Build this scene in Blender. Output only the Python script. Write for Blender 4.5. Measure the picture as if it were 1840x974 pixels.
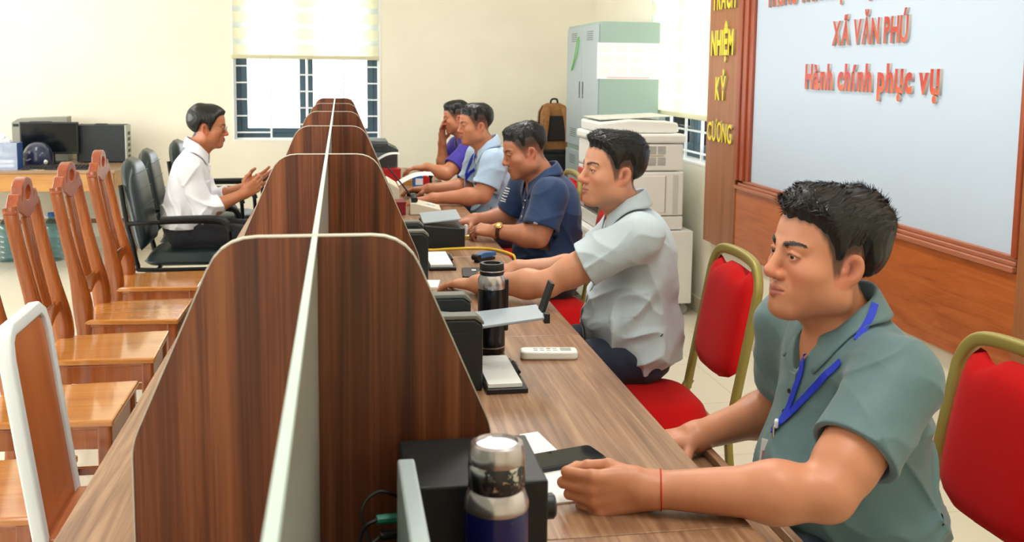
import bpy, bmesh, math, random
import numpy as np
from mathutils import Vector, Matrix
random.seed(7)
sc = bpy.context.scene
for _o in list(bpy.data.objects): bpy.data.objects.remove(_o)
COL = sc.collection
PI = math.pi

# ---------------------------------------------------------------- camera
cam = bpy.data.cameras.new('camera'); cam_o = bpy.data.objects.new('camera', cam); COL.objects.link(cam_o)
sc.camera = cam_o
cam.sensor_width = 36.0; cam.lens = 36.0 * 1800 / 1840
cam.shift_y = -(487 - 330) / 1840
_r = Vector((0.98560902, -0.16865064, 0.01148131)); _u = Vector((0.00788001, 0.11368544, 0.99348554)); _w = Vector((0.16885723, 0.97909784, -0.11337836))
_m = Matrix((( _r.x, _u.x, -_w.x, 0), (_r.y, _u.y, -_w.y, 0), (_r.z, _u.z, -_w.z, 1.5), (0, 0, 0, 1)))
cam_o.matrix_world = _m
cam.clip_start = 0.02
cam.dof.use_dof = True; cam.dof.focus_distance = 2.6; cam.dof.aperture_fstop = 9.0

# ---------------------------------------------------------------- world, lights, exposure
world = bpy.data.worlds.new('sky'); sc.world = world; world.use_nodes = True
_bg = world.node_tree.nodes['Background']; _bg.inputs[0].default_value = (0.93, 0.97, 1.0, 1); _bg.inputs[1].default_value = 5.0
def area(name, loc, rot, sx, sy, power, col=(1, 1, 1)):
    l = bpy.data.lights.new(name, 'AREA'); l.shape = 'RECTANGLE'; l.size = sx; l.size_y = sy; l.energy = power; l.color = col
    o = bpy.data.objects.new(name, l); o.location = loc; o.rotation_euler = rot; COL.objects.link(o); return o
# added fill lights standing in for daylight at unseen left and rear windows
area('added_left_fill_a', (-4.42, 2.0, 1.75), (0, -PI/2, 0), 1.7, 2.4, 30, (1.0, 0.985, 0.96))
area('added_left_fill_b', (-4.42, 6.0, 1.75), (0, -PI/2, 0), 1.7, 2.4, 26, (1.0, 0.985, 0.96))
area('added_rear_fill', (-2.2, -2.4, 1.8), (PI/2, 0, 0), 1.6, 1.7, 5, (1.0, 0.98, 0.95))
# unseen fill lights added under the ceiling
for _i, (_x, _y) in enumerate(((-2.4, 1.5), (-2.4, 4.2), (-2.4, 6.9), (0.9, 1.2), (0.9, 3.6), (0.9, 6.0))):
    area('added_ceiling_fill', (_x, _y, 3.05), (0, 0, 0), 0.3, 1.2, 16 if _x < 0 else 24, (1.0, 0.99, 0.96))
vs = sc.view_settings
vs.view_transform = 'Standard'; vs.look = 'None'; vs.gamma = 1.0; vs.use_curve_mapping = False
vs.exposure = 0.30

# ---------------------------------------------------------------- helpers: objects
def props(o, label=None, cat=None, group=None, kind=None):
    if label: o['label'] = label
    if cat: o['category'] = cat
    if group: o['group'] = group
    if kind: o['kind'] = kind
    return o
def thing(name, label, cat, loc=(0, 0, 0), rz=0.0, group=None):
    o = bpy.data.objects.new(name, None); COL.objects.link(o); o.location = loc; o.rotation_euler = (0, 0, rz); o.empty_display_size = .05
    return props(o, label, cat, group)
def mk(name, verts, faces, mat, parent=None, smooth=False, bevel=0, seg=2, loc=None, rot=None):
    me = bpy.data.meshes.new(name); me.from_pydata([tuple(v) for v in verts], [], faces); me.update()
    return mo(name, me, mat, parent, smooth, bevel, seg, loc, rot)
def mo(name, me, mat, parent=None, smooth=False, bevel=0, seg=2, loc=None, rot=None):
    if mat is not None and not me.materials: me.materials.append(mat)
    o = bpy.data.objects.new(name, me); COL.objects.link(o)
    if parent is not None: o.parent = parent
    if loc is not None: o.location = loc
    if rot is not None: o.rotation_euler = rot
    if smooth: me.polygons.foreach_set('use_smooth', [True] * len(me.polygons))
    if bevel:
        b = o.modifiers.new('bevel', 'BEVEL'); b.width = bevel; b.segments = seg; b.limit_method = 'ANGLE'; b.angle_limit = .6
        b.harden_normals = False
    return o
def copy_tree(o, parent=None):
    c = o.copy(); COL.objects.link(c)
    if parent is not None: c.parent = parent
    for ch in list(o.children): copy_tree(ch, c)
    return c
def place(o, loc, rz=None, label=None, group=None):
    o.location = loc
    if rz is not None: o.rotation_euler = (0, 0, rz)
    return props(o, label, None, group)

class G:
    """collects verts and faces for one mesh"""
    def __init__(s): s.v = []; s.f = []
    def add(s, vs_, fs_):
        n = len(s.v); s.v += [Vector(v) for v in vs_]; s.f += [tuple(i + n for i in f) for f in fs_]; return s
    def box(s, c, d, R=None):
        x, y, z = d[0] / 2, d[1] / 2, d[2] / 2; c = Vector(c)
        vs_ = [Vector((a * x, b * y, e * z)) for a in (-1, 1) for b in (-1, 1) for e in (-1, 1)]
        if R is not None: vs_ = [R @ v for v in vs_]
        return s.add([v + c for v in vs_], [(0, 1, 3, 2), (4, 6, 7, 5), (0, 4, 5, 1), (2, 3, 7, 6), (0, 2, 6, 4), (1, 5, 7, 3)])
    def bb(s, x0, x1, y0, y1, z0, z1): return s.box(((x0 + x1) / 2, (y0 + y1) / 2, (z0 + z1) / 2), (x1 - x0, y1 - y0, z1 - z0))
    def prism(s, poly, axis, a, b):
        """poly 2D extruded along axis from a to b; 'x': (y,z), 'y': (x,z), 'z': (x,y)"""
        def P(p, t): return (t, p[0], p[1]) if axis == 'x' else ((p[0], t, p[1]) if axis == 'y' else (p[0], p[1], t))
        n = len(poly); vs_ = [P(p, a) for p in poly] + [P(p, b) for p in poly]
        fs_ = [tuple(range(n)), tuple(range(2 * n - 1, n - 1, -1))] + [(i, i + n, (i + 1) % n + n, (i + 1) % n) for i in range(n)]
        return s.add(vs_, fs_)
    def lathe(s, prof, n=32, c=(0, 0, 0), R=None):
        vs_ = []; fs_ = []; c = Vector(c)
        for r, z in prof:
            for k in range(n):
                a = 2 * PI * k / n; v = Vector((r * math.cos(a), r * math.sin(a), z))
                vs_.append((R @ v if R is not None else v) + c)
        m = len(prof)
        for j in range(m - 1):
            for k in range(n):
                fs_.append((j * n + k, j * n + (k + 1) % n, (j + 1) * n + (k + 1) % n, (j + 1) * n + k))
        if prof[0][0] > 1e-5: fs_.append(tuple(range(n - 1, -1, -1)))
        if prof[-1][0] > 1e-5: fs_.append(tuple((m - 1) * n + k for k in range(n)))
        return s.add(vs_, fs_)
    def tube(s, path, r, n=10, sec=None, up=None, closed=False):
        """sweep a circle (radius r or list) or a 2D section along a path"""
        P = [Vector(p) for p in path]; m = len(P); rs = r if isinstance(r, (list, tuple)) else [r] * m
        if sec is None: sec = [(math.cos(2 * PI * k / n), math.sin(2 * PI * k / n)) for k in range(n)]
        n = len(sec); vs_ = []; fs_ = []; N = None
        for i in range(m):
            if closed: t = (P[(i + 1) % m] - P[i - 1])
            else: t = (P[min(i + 1, m - 1)] - P[max(i - 1, 0)])
            t.normalize()
            if up is not None: N = Vector(up) - t * t.dot(Vector(up))
            elif N is None:
                N = t.orthogonal()
            else: N = N - t * t.dot(N)
            N.normalize(); Bn = t.cross(N)
            for a, b in sec: vs_.append(P[i] + (N * a + Bn * b) * rs[i])
        for i in range(m if closed else m - 1):
            for k in range(n):
                a = i * n + k; b = i * n + (k + 1) % n; c2 = ((i + 1) % m) * n + (k + 1) % n; d = ((i + 1) % m) * n + k
                fs_.append((a, b, c2, d))
        if not closed:
            fs_.append(tuple(range(n - 1, -1, -1))); fs_.append(tuple((m - 1) * n + k for k in range(n)))
        return s.add(vs_, fs_)
    def obj(s, name, mat, parent=None, smooth=False, bevel=0, seg=2, loc=None, rot=None):
        o = mk(name, s.v, s.f, mat, parent, smooth, bevel, seg, loc, rot)
        bm = bmesh.new(); bm.from_mesh(o.data); bmesh.ops.recalc_face_normals(bm, faces=bm.faces)
        if smooth == 'auto':
            for f in bm.faces: f.smooth = True
            for e in bm.edges:
                if len(e.link_faces) == 2 and e.calc_face_angle(0) > .6: e.smooth = False
        bm.to_mesh(o.data); bm.free()
        return o
def box(name, c, d, mat, parent=None, bevel=.003, R=None, seg=2): return G().box(c, d, R).obj(name, mat, parent, bevel=bevel, seg=seg)
def bez(pts, n=8):
    """Catmull-Rom through pts"""
    P = [Vector(p) for p in pts]; out = []
    for i in range(len(P) - 1):
        p0 = P[max(i - 1, 0)]; p1 = P[i]; p2 = P[i + 1]; p3 = P[min(i + 2, len(P) - 1)]
        for k in range(n):
            t = k / n
            out.append(.5 * ((2 * p1) + (p2 - p0) * t + (2 * p0 - 5 * p1 + 4 * p2 - p3) * t * t + (3 * p1 - p0 - 3 * p2 + p3) * t ** 3))
    out.append(P[-1]); return out
def rrect(w, h, r, n=5):
    """rounded rectangle outline, centred"""
    out = []
    for cx, cy, a0 in ((w / 2 - r, h / 2 - r, 0), (-w / 2 + r, h / 2 - r, PI / 2), (-w / 2 + r, -h / 2 + r, PI), (w / 2 - r, -h / 2 + r, 1.5 * PI)):
        for k in range(n + 1):
            a = a0 + PI / 2 * k / n; out.append((cx + r * math.cos(a), cy + r * math.sin(a)))
    return out
def rot(ax, a): return Matrix.Rotation(a, 3, ax)

# ---------------------------------------------------------------- helpers: materials
def srgb(r, g, b):
    f = lambda c: (c / 255 / 12.92) if c / 255 <= .04045 else ((c / 255 + .055) / 1.055) ** 2.4
    return (f(r), f(g), f(b), 1)
MATS = {}
class NT:
    def __init__(s, name):
        s.m = bpy.data.materials.new(name); s.m.use_nodes = True; s.t = s.m.node_tree; s.b = s.t.nodes['Principled BSDF']
    def n(s, typ, **kw):
        nd = s.t.nodes.new('ShaderNode' + typ)
        for k, v in kw.items():
            if k in nd.inputs: nd.inputs[k].default_value = v
            else: setattr(nd, k, v)
        return nd
    def l(s, a, b): s.t.links.new(a, b)
    def coords(s, scale=(1, 1, 1), obj=True):
        tc = s.n('TexCoord'); mp = s.n('Mapping'); mp.inputs['Scale'].default_value = scale
        s.l(tc.outputs['Object'], mp.inputs['Vector']); return mp.outputs['Vector']
    def ramp(s, fac, stops):
        r = s.n('ValToRGB'); e = r.color_ramp.elements
        while len(e) < len(stops): e.new(.5)
        for k, (p, c) in enumerate(stops): e[k].position = p; e[k].color = c
        s.l(fac, r.inputs['Fac']); return r.outputs['Color']
    def bump(s, h, strength=.2, dist=.01):
        b = s.n('Bump'); b.inputs['Strength'].default_value = strength; b.inputs['Distance'].default_value = dist
        s.l(h, b.inputs['Height']); s.l(b.outputs['Normal'], s.b.inputs['Normal'])
def mat(name, col, rough=.5, metal=0.0, noise=0, amt=.12, bump=0, bscale=None, spec=.5, coat=0, trans=0, alpha=1, ior=1.45):
    if name in MATS: return MATS[name]
    t = NT(name); b = t.b; b.inputs['Roughness'].default_value = rough; b.inputs['Metallic'].default_value = metal
    b.inputs['Specular IOR Level'].default_value = spec; b.inputs['Coat Weight'].default_value = coat
    b.inputs['Transmission Weight'].default_value = trans; b.inputs['IOR'].default_value = ior; b.inputs['Alpha'].default_value = alpha
    c = tuple(col)
    if noise:
        nz = t.n('TexNoise', Scale=noise, Detail=4.0); t.l(t.coords(), nz.inputs['Vector'])
        d = tuple(max(0, x * (1 - amt)) for x in c[:3]) + (1,); u = tuple(min(1, x * (1 + amt)) for x in c[:3]) + (1,)
        t.l(t.ramp(nz.outputs['Fac'], [(.3, d), (.7, u)]), b.inputs['Base Color'])
    else: b.inputs['Base Color'].default_value = c
    if bump:
        nz = t.n('TexNoise', Scale=bscale or 200, Detail=3.0); t.l(t.coords(), nz.inputs['Vector']); t.bump(nz.outputs['Fac'], bump, .002)
    MATS[name] = t.m; return t.m
def wood(name, dark, mid, light, axis='z', scale=22, stretch=.05, rough=.35, coat=0, warp=.6, fine=180, pos=(.25, .5, .78), coatr=.1):
    """streaky veneer with the grain running along axis"""
    if name in MATS: return MATS[name]
    t = NT(name); sx = [scale] * 3; sx['xyz'.index(axis)] = scale * stretch
    v = t.coords(tuple(sx))
    nz = t.n('TexNoise', Scale=1.0, Detail=5.0, Roughness=.62, Distortion=warp); t.l(v, nz.inputs['Vector'])
    sf = [fine] * 3; sf['xyz'.index(axis)] = fine * .012
    v2 = t.coords(tuple(sf)); n2 = t.n('TexNoise', Scale=1.0, Detail=2.0); t.l(v2, n2.inputs['Vector'])
    mx = t.n('Mix', data_type='FLOAT'); mx.inputs[0].default_value = .28
    t.l(nz.outputs['Fac'], mx.inputs[2]); t.l(n2.outputs['Fac'], mx.inputs[3])
    t.l(t.ramp(mx.outputs[0], [(pos[0], dark), (pos[1], mid), (pos[2], light)]), t.b.inputs['Base Color'])
    t.b.inputs['Roughness'].default_value = rough; t.b.inputs['Coat Weight'].default_value = coat; t.b.inputs['Coat Roughness'].default_value = coatr
    t.bump(n2.outputs['Fac'], .06, .001)
    MATS[name] = t.m; return t.m
def vcol(name, rough=.5, attr='Col', bump=0, bscale=300, sss=0, spec=.5):
    if name in MATS: return MATS[name]
    t = NT(name); a = t.n('Attribute'); a.attribute_name = attr; t.l(a.outputs['Color'], t.b.inputs['Base Color'])
    t.b.inputs['Roughness'].default_value = rough; t.b.inputs['Specular IOR Level'].default_value = spec
    if sss:
        t.b.inputs['Subsurface Weight'].default_value = sss; t.b.inputs['Subsurface Radius'].default_value = (.012, .004, .002); t.b.inputs['Subsurface Scale'].default_value = .5
    if bump:
        nz = t.n('TexNoise', Scale=bscale, Detail=3.0); t.l(t.coords(), nz.inputs['Vector']); t.bump(nz.outputs['Fac'], bump, .001)
    MATS[name] = t.m; return t.m
# ================================================================ SETTING
YB = 8.55; XR = 2.20; XL = -4.5; YF = -2.5; ZC = 3.2
m_wall = mat('cream_wall_paint', srgb(236, 230, 210), .85, noise=3, amt=.03, bump=.06, bscale=120)
m_white = mat('white_paint', srgb(240, 240, 236), .6)
m_ceil = mat('white_ceiling', srgb(240, 238, 230), .9)
def floor_mat():
    t = NT('pale_floor_tile'); v = t.coords()
    br = t.n('TexBrick', offset=0.0, squash=1.0); br.inputs['Scale'].default_value = 1.0
    br.inputs['Color1'].default_value = srgb(226, 218, 196); br.inputs['Color2'].default_value = srgb(222, 214, 192); br.inputs['Mortar'].default_value = srgb(196, 186, 164)
    br.inputs['Mortar Size'].default_value = .0025; br.inputs['Brick Width'].default_value = .6; br.inputs['Row Height'].default_value = .6
    t.l(v, br.inputs['Vector']); t.l(br.outputs['Color'], t.b.inputs['Base Color']); t.b.inputs['Roughness'].default_value = .28
    return t.m
props(G().bb(XL, XR, YF, YB, -.1, 0).obj('floor', floor_mat()), kind='structure')
props(G().bb(XL - .2, XR + .2, YF - .2, YB + .2, ZC, ZC + .15).obj('ceiling', m_ceil), kind='structure')
def wall_y(name, y0, y1, holes):
    g = G(); x = XL - .2
    for (a, b, z0, z1) in holes:
        g.bb(x, a, y0, y1, 0, ZC); g.bb(a, b, y0, y1, 0, z0); g.bb(a, b, y0, y1, z1, ZC); x = b
    g.bb(x, XR + .2, y0, y1, 0, ZC)
    return props(g.obj(name, m_wall), kind='structure')
def wall_x(name, x0, x1, holes):
    g = G(); y = YF
    for (a, b, z0, z1) in holes:
        g.bb(x0, x1, y, a, 0, ZC); g.bb(x0, x1, a, b, 0, z0); g.bb(x0, x1, a, b, z1, ZC); y = b
    g.bb(x0, x1, y, YB, 0, ZC)
    return props(g.obj(name, m_wall), kind='structure')
WX0, WX1, WZ0, WZ1 = -.872, .342, .885, 2.35
wall_y('wall_back', YB, YB + .2, [(WX0, WX1, WZ0, WZ1)])
RY0, RY1, RZ0, RZ1 = 5.70, 6.98, .92, 2.35
wall_x('wall_right', XR, XR + .2, [(RY0, RY1, RZ0, RZ1)])
wall_x('wall_left', XL - .2, XL, [(.6, 3.4, .9, 2.6), (4.6, 7.4, .9, 2.6)])
wall_y('wall_front', YF - .2, YF, [(-3.0, -1.4, .9, 2.7)])  # unseen opening, narrowed to cut the light from behind the camera
# low skirting along the back and right walls
m_skirt = mat('skirting_tile', srgb(214, 206, 182), .4)
props(G().bb(XL, XR, YB - .012, YB, 0, .1).obj('baseboard_back', m_skirt, bevel=.003), kind='structure')
props(G().bb(XR - .012, XR, YF, YB - .012, 0, .1).obj('baseboard_right', m_skirt, bevel=.003), kind='structure')

# ---------------------------------------------------------------- windows
m_alu = mat('slate_aluminium', srgb(74, 96, 108), .45, .2)
m_bar = mat('white_iron', srgb(238, 241, 244), .45)
def glass_mat():
    t = NT('window_glass'); gl = t.n('BsdfTransparent'); gs = t.n('BsdfGlossy', Roughness=.02); mx = t.n('MixShader'); fr = t.n('Fresnel', IOR=1.3)
    out = t.t.nodes['Material Output']; t.l(fr.outputs[0], mx.inputs[0]); t.l(gl.outputs[0], mx.inputs[1]); t.l(gs.outputs[0], mx.inputs[2]); t.l(mx.outputs[0], out.inputs['Surface'])
    return t.m
m_glass = glass_mat()
def window(name, w, z0, z1, loc, rz, mid=0.0):
    """local x along the wall, local +y outwards; origin at wall inner face, centre of opening"""
    root = thing(name, None, None, loc, rz); props(root, kind='structure')
    h = w / 2
    # white reveal lining
    g = G(); g.bb(-h, -h + .012, -.004, .2, z0, z1); g.bb(h - .012, h, -.004, .2, z0, z1); g.bb(-h + .012, h - .012, -.004, .2, z0, z0 + .012); g.bb(-h + .012, h - .012, -.004, .2, z1 - .012, z1)
    g.obj('reveal', m_white, root)
    # outer frame
    i0, i1, j0, j1 = -h + .014, h - .014, z0 + .014, z1 - .014; fw = .045
    g = G(); g.bb(i0, i0 + fw, .12, .17, j0, j1); g.bb(i1 - fw, i1, .12, .17, j0, j1); g.bb(i0 + fw, i1 - fw, .12, .17, j0, j0 + fw); g.bb(i0 + fw, i1 - fw, .12, .17, j1 - fw, j1)
    g.obj('window_frame', m_alu, root, bevel=.003)
    # two leaves
    for a, b in ((i0 + fw, mid - .004), (mid + .004, i1 - fw)):
        g = G(); s = .052
        k0, k1 = j0 + fw, j1 - fw
        g.bb(a, a + s, .115, .155, k0, k1); g.bb(b - s, b, .115, .155, k0, k1); g.bb(a + s, b - s, .115, .155, k0, k0 + s * .8); g.bb(a + s, b - s, .115, .155, k1 - s, k1)
        lf = g.obj('leaf', m_alu, root, bevel=.003)
        G().bb(a + s, b - s, .132, .138, k0 + s * .8, k1 - s).obj('pane', m_glass, lf)
    return root
w1 = window('window_1', WX1 - WX0, WZ0, WZ1, ((WX0 + WX1) / 2, YB, 0), 0, mid=-.012)
# iron grille of window 1: staggered bars between white uprights
cx = (WX0 + WX1) / 2
def bar(x0, x1, z, t=.012): return G().bb(x0 - cx, x1 - cx, .052, .066, z - t / 2, z + t / 2).obj('bar', m_bar, w1, bevel=.002)
cols = [-.853, -.566, -.268, .034, .323]
for x in cols: G().bb(x - cx - .008, x - cx + .008, .05, .068, WZ0 + .012, WZ1 - .012).obj('upright', m_bar, w1, bevel=.002)
za = [.952, 1.09, 1.228, 1.366, 1.504, 1.642, 1.78, 1.918, 2.056, 2.194]; zb = [1.02, 1.158, 1.296, 1.434, 1.572, 1.71, 1.848, 1.986, 2.124, 2.262]
for i in range(4):
    for z in (za if i in (0, 3) else zb): bar(cols[i] + .008, cols[i + 1] - .008, z)
for z in (.9, 2.33): bar(cols[0], cols[4], z, .016)
w2 = window('window_2', RY1 - RY0, RZ0, RZ1, (XR, (RY0 + RY1) / 2, 0), -PI / 2)
cy_ = (RY0 + RY1) / 2
for k in range(5):
    x = -.61 + 1.22 * k / 4; G().bb(x - .008, x + .008, .05, .068, RZ0 + .012, RZ1 - .012).obj('upright', m_bar, w2, bevel=.002)
for k in range(10):
    z = RZ0 + .06 + k * .138; G().bb(-.61, .61, .052, .066, z - .006, z + .006).obj('bar', m_bar, w2, bevel=.002)

# ---------------------------------------------------------------- striped roller blinds
def fabric(name, col, tr, alpha):
    t = NT(name); d = t.n('BsdfDiffuse'); d.inputs[0].default_value = col; s = t.n('BsdfTranslucent'); s.inputs[0].default_value = tr; p = t.n('BsdfTransparent')
    a = t.n('MixShader'); a.inputs[0].default_value = .62; b = t.n('MixShader'); b.inputs[0].default_value = alpha
    t.l(d.outputs[0], a.inputs[1]); t.l(s.outputs[0], a.inputs[2]); t.l(p.outputs[0], b.inputs[1]); t.l(a.outputs[0], b.inputs[2]); t.l(b.outputs[0], t.t.nodes['Material Output'].inputs['Surface'])
    return t.m
m_blind = fabric('blind_cream_weave', srgb(246, 244, 224), srgb(250, 248, 226), .97); m_sheer = fabric('blind_sheer_weave', srgb(238, 244, 236), srgb(240, 246, 236), .6)
m_rail = mat('blind_rail', srgb(204, 198, 166), .5)
def blind(label, w, z0, z1, loc, rz):
    r = thing('roller_blind', label, 'blind', loc, rz, 'striped roller blinds'); h = w / 2
    z = z0 + .032; dense = True
    while z < z1:
        t = .086 if dense else .046; e = min(z + t, z1)
        G().bb(-h, h, -.0315, -.030, z, e).obj('dense_band' if dense else 'sheer_band', m_blind if dense else m_sheer, r); z = e; dense = not dense
    G().bb(-h - .004, h + .004, -.042, -.02, z0, z0 + .032).obj('bottom_rail', m_rail, r, bevel=.006)
    G().bb(-h, h, -.07, -.035, z1, z1 + .07).obj('cassette', m_rail, r, bevel=.01)
    return r
blind('cream striped roller blind half lowered over the back wall window', 1.19, 1.562, 2.42, (-.274, YB + .03, 0), 0)
blind('cream striped roller blind lowered beside the grey metal cabinet', 1.26, 1.20, 2.42, (XR + .03, cy_, 0), -PI / 2)

# ---------------------------------------------------------------- wooden sign panel on the right wall
m_pan = wood('honey_panel_wood', srgb(122, 72, 40), srgb(152, 94, 56), srgb(170, 112, 70), 'z', 14, .08, .38, 0, .5)
m_panh = wood('red_panel_wood', srgb(140, 66, 26), srgb(176, 92, 42), srgb(196, 114, 58), 'y', 16, .12, .3, .2, 1.6)
m_mould = wood('mahogany_moulding', srgb(120, 48, 22), srgb(150, 66, 34), srgb(170, 84, 46), 'z', 14, .08, .3, .2, .5)
m_mouldy = wood('mahogany_moulding_flat', srgb(132, 72, 48), srgb(166, 98, 70), srgb(182, 116, 86), 'y', 14, .08, .3, .2, .5)
m_board = mat('white_sign_board', srgb(186, 200, 214), .45)
XS = 2.15
sg = thing('sign_panel', 'wood framed white sign board with raised red and yellow lettering on the wall', 'sign board', (XR, 4.0, .48))
def sgo(name, x0, x1, y0, y1, z0, z1, m, bev=.003):
    return G().bb(x0 - XR, x1 - XR, y0 - 4.0, y1 - 4.0, z0 - .48, z1 - .48).obj(name, m, sg, bevel=bev)
ZT = 2.75
sgo('pilaster', XS, XR - .001, 5.215, 5.68, .496, ZT, m_pan)
sgo('pilaster', XS, XR - .001, 2.30, 2.862, .496, ZT, m_pan)
sgo('lower_panel', XS + .006, XR - .001, 2.862, 5.215, .503, .862, m_panh)
sgo('board', XS + .022, XR - .001, 2.9, 5.06, .91, ZT, m_board, 0)
# stepped mouldings around the board
for k, (o_, p_) in enumerate(((0, -.016), (.055, -.006), (.105, .006))):
    g = G(); sgo('side_moulding', XS + p_, XR - .02, 5.045 + .17 - o_ - (.055 if k < 2 else .06), 5.045 + .17 - o_, .91, ZT, m_mould, .006)
for k, (z0, z1, p_) in enumerate(((.862, .882, -.012), (.882, .898, -.002), (.898, .914, .008))):
    sgo('sill_moulding', XS + p_, XR - .01, 2.868, 5.212 - .04 * k, z0, z1, m_mouldy, .004)
sgo('side_moulding', XS - .01, XR - .02, 2.862, 2.885, .91, ZT, m_mould, .005)
def painted_reflection_letter(name, c1, c2, edge):
    t = NT(name); v = t.coords((3.2, 3.2, 3.2)); nz = t.n('TexNoise', Scale=2.3, Detail=1.5); t.l(v, nz.inputs['Vector'])
    t.l(t.ramp(nz.outputs['Fac'], [(.4, c1), (.62, c2)]), t.b.inputs['Base Color']); t.b.inputs['Roughness'].default_value = .3; t.b.inputs['Metallic'].default_value = .1  # second tone paints reflections into the letter colour
    return t.m
m_red = painted_reflection_letter('red_letter_painted_reflection', srgb(176, 14, 20), srgb(206, 84, 30), None)
m_red2 = painted_reflection_letter('rose_letter_painted_reflection', srgb(180, 48, 36), srgb(196, 92, 62), None)
m_yel = mat('yellow_letter_face', srgb(232, 204, 24), .35); m_ledge = mat('letter_edge_white', srgb(196, 192, 186), .5); m_yedge = mat('letter_edge_grey', srgb(176, 164, 128), .5)
_glyph = {}
def glyph(ch, bold):
    key = (ch, bold)
    if key in _glyph: return _glyph[key]
    c = bpy.data.curves.new('glyph', 'FONT'); c.body = ch; c.extrude = .08; c.offset = bold; c.resolution_u = 3
    o = bpy.data.objects.new('glyph', c); COL.objects.link(o)
    me = bpy.data.meshes.new_from_object(o.evaluated_get(bpy.context.evaluated_depsgraph_get())); bpy.data.objects.remove(o); bpy.data.curves.remove(c)
    _glyph[key] = me; return me
def lettering(text, y_start, y_end, z0, cap, x, face, edge, bold=.025):
    """raised letters on the sign: text runs towards -y, scaled to fit y_start..y_end; cap height cap"""
    adv = []; pos = 0.0
    for ch in text:
        if ch == ' ': adv.append(None); pos += .30; continue
        me = glyph(ch, bold); xs = [v.co.x for v in me.vertices]; w = max(xs) - min(xs); adv.append((pos - min(xs), w)); pos += w + .085
    sx = (y_start - y_end) / (pos - .085); szz = cap / .73
    for ch, a in zip(text, adv):
        if a is None: continue
        src = glyph(ch, bold); me = src.copy()
        me.transform(Matrix(((0, 0, -.012 / .16, 0), (-sx, 0, 0, 0), (0, szz, 0, 0), (0, 0, 0, 1))))
        me.materials.clear(); me.materials.append(face); me.materials.append(edge)
        me.update()
        for p in me.polygons: p.material_index = 0 if p.normal.x < -.7 else 1
        o = bpy.data.objects.new('letter', me); COL.objects.link(o); o.parent = sg
        o.location = (x - .006 - XR, y_start - a[0] * sx - 4.0, z0 - .48)
lettering('TRUNG TÂM PHỤC VỤ', 4.91, 3.86, 1.833, .115, XS + .022, m_red2, m_ledge)
lettering('XÃ VĂN PHÚ', 4.195, 3.588, 1.625, .105, XS + .022, m_red2, m_ledge, .032)
lettering('Hành chính phục vụ', 4.442, 3.362, 1.43, .112, XS + .022, m_red, m_ledge, .042)
lettering('TRÁCH', 5.615, 5.272, 1.857, .135, XS, m_yel, m_yedge, .03)
lettering('NHIỆM', 5.618, 5.284, 1.600, .137, XS, m_yel, m_yedge, .04)
lettering('KỶ', 5.53, 5.375, 1.345, .125, XS, m_yel, m_yedge, .04)
lettering('CƯƠNG', 5.635, 5.264, 1.103, .11, XS, m_yel, m_yedge, .015)
for _g in list(_glyph.values()): bpy.data.meshes.remove(_g)
# unseen lamp bodies added to go with the ceiling fill lights
m_lampb = mat('fill_lamp_body_white', srgb(235, 235, 232), .5)
for _i, (_x, _y) in enumerate(((-2.4, 1.5), (-2.4, 4.2), (-2.4, 6.9), (.9, 1.2), (.9, 3.6), (.9, 6.0))):
    G().box((_x, _y, 3.14), (.32, 1.25, .12)).obj('added_ceiling_lamp', m_lampb, bevel=.01); props(bpy.context.scene.objects[-1], 'unseen ceiling fill lamp added over the ' + ('wooden chairs' if _x < 0 else 'staff side') + ', ' + ('nearest', 'middle', 'farthest')[_i % 3] + ' of its row', 'ceiling lamp', 'ceiling lamps')
# ================================================================ DESK ROW
m_desk = wood('walnut_desktop', srgb(112, 78, 55), srgb(144, 106, 78), srgb(174, 136, 104), 'y', 24, .05, .34, 0, 1.6, fine=150, pos=(.36, .5, .64))
m_lam = wood('dark_walnut_laminate', srgb(66, 32, 17), srgb(106, 55, 31), srgb(146, 86, 50), 'z', 46, .022, .36, 0, .5, fine=220, pos=(.34, .5, .68))
m_lamx = wood('dark_walnut_side', srgb(66, 36, 24), srgb(112, 66, 42), srgb(144, 92, 60), 'y', 20, .05, .3, 0, .4)
m_band = mat('pale_edge_band', srgb(202, 196, 180), .4)
m_dband = mat('desk_edge_band', srgb(120, 92, 70), .45)
m_tray = mat('black_plastic_runner', srgb(24, 24, 24), .5)
DX0, DX1, DZ = -.452, .670, .75
seams = [.28, 1.50, 2.72, 3.94, 5.16, 6.38, 7.58]
ORD = ['nearest', 'second nearest', 'third nearest', 'fourth nearest', 'second farthest', 'farthest']
for i in range(6):
    y0, y1 = seams[i] + .001, seams[i + 1] - .001; c = (y0 + y1) / 2
    d = thing('office_desk', ORD[i] + ' walnut laminate desk section in the long service row', 'desk', (0, c, 0), 0, 'desk sections of the service row')
    G().bb(DX0, DX1, y0 - c, y1 - c, DZ - .025, DZ).obj('desktop', m_desk, d, bevel=.002)
    for yy in (y0 - c + .012, y1 - c - .03):
        G().bb(DX0 + .05, DX1 - .06, yy, yy + .018, 0, DZ - .025).obj('end_panel', m_lamx, d, bevel=.001)
    G().bb(-.042, -.024, y0 - c + .03, y1 - c - .03, .12, DZ - .025).obj('modesty_panel', m_lamx, d, bevel=.001)
    if i == 1:
        yk = 1.835 - c; kx = .79
        t = G().bb(kx - .34, kx, yk - .285, yk + .285, .655, .671).obj('keyboard_tray', m_desk, d, bevel=.002)
        G().bb(kx - .018, kx, yk - .285, yk + .285, .671, .690).obj('tray_lip', m_desk, t, bevel=.002)
        for s in (-1, 1): G().bb(kx - .36, DX1 - .02, yk + s * .298 - .012, yk + s * .298 + .012, .66, .72).obj('runner', m_tray, t, bevel=.002)
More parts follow.
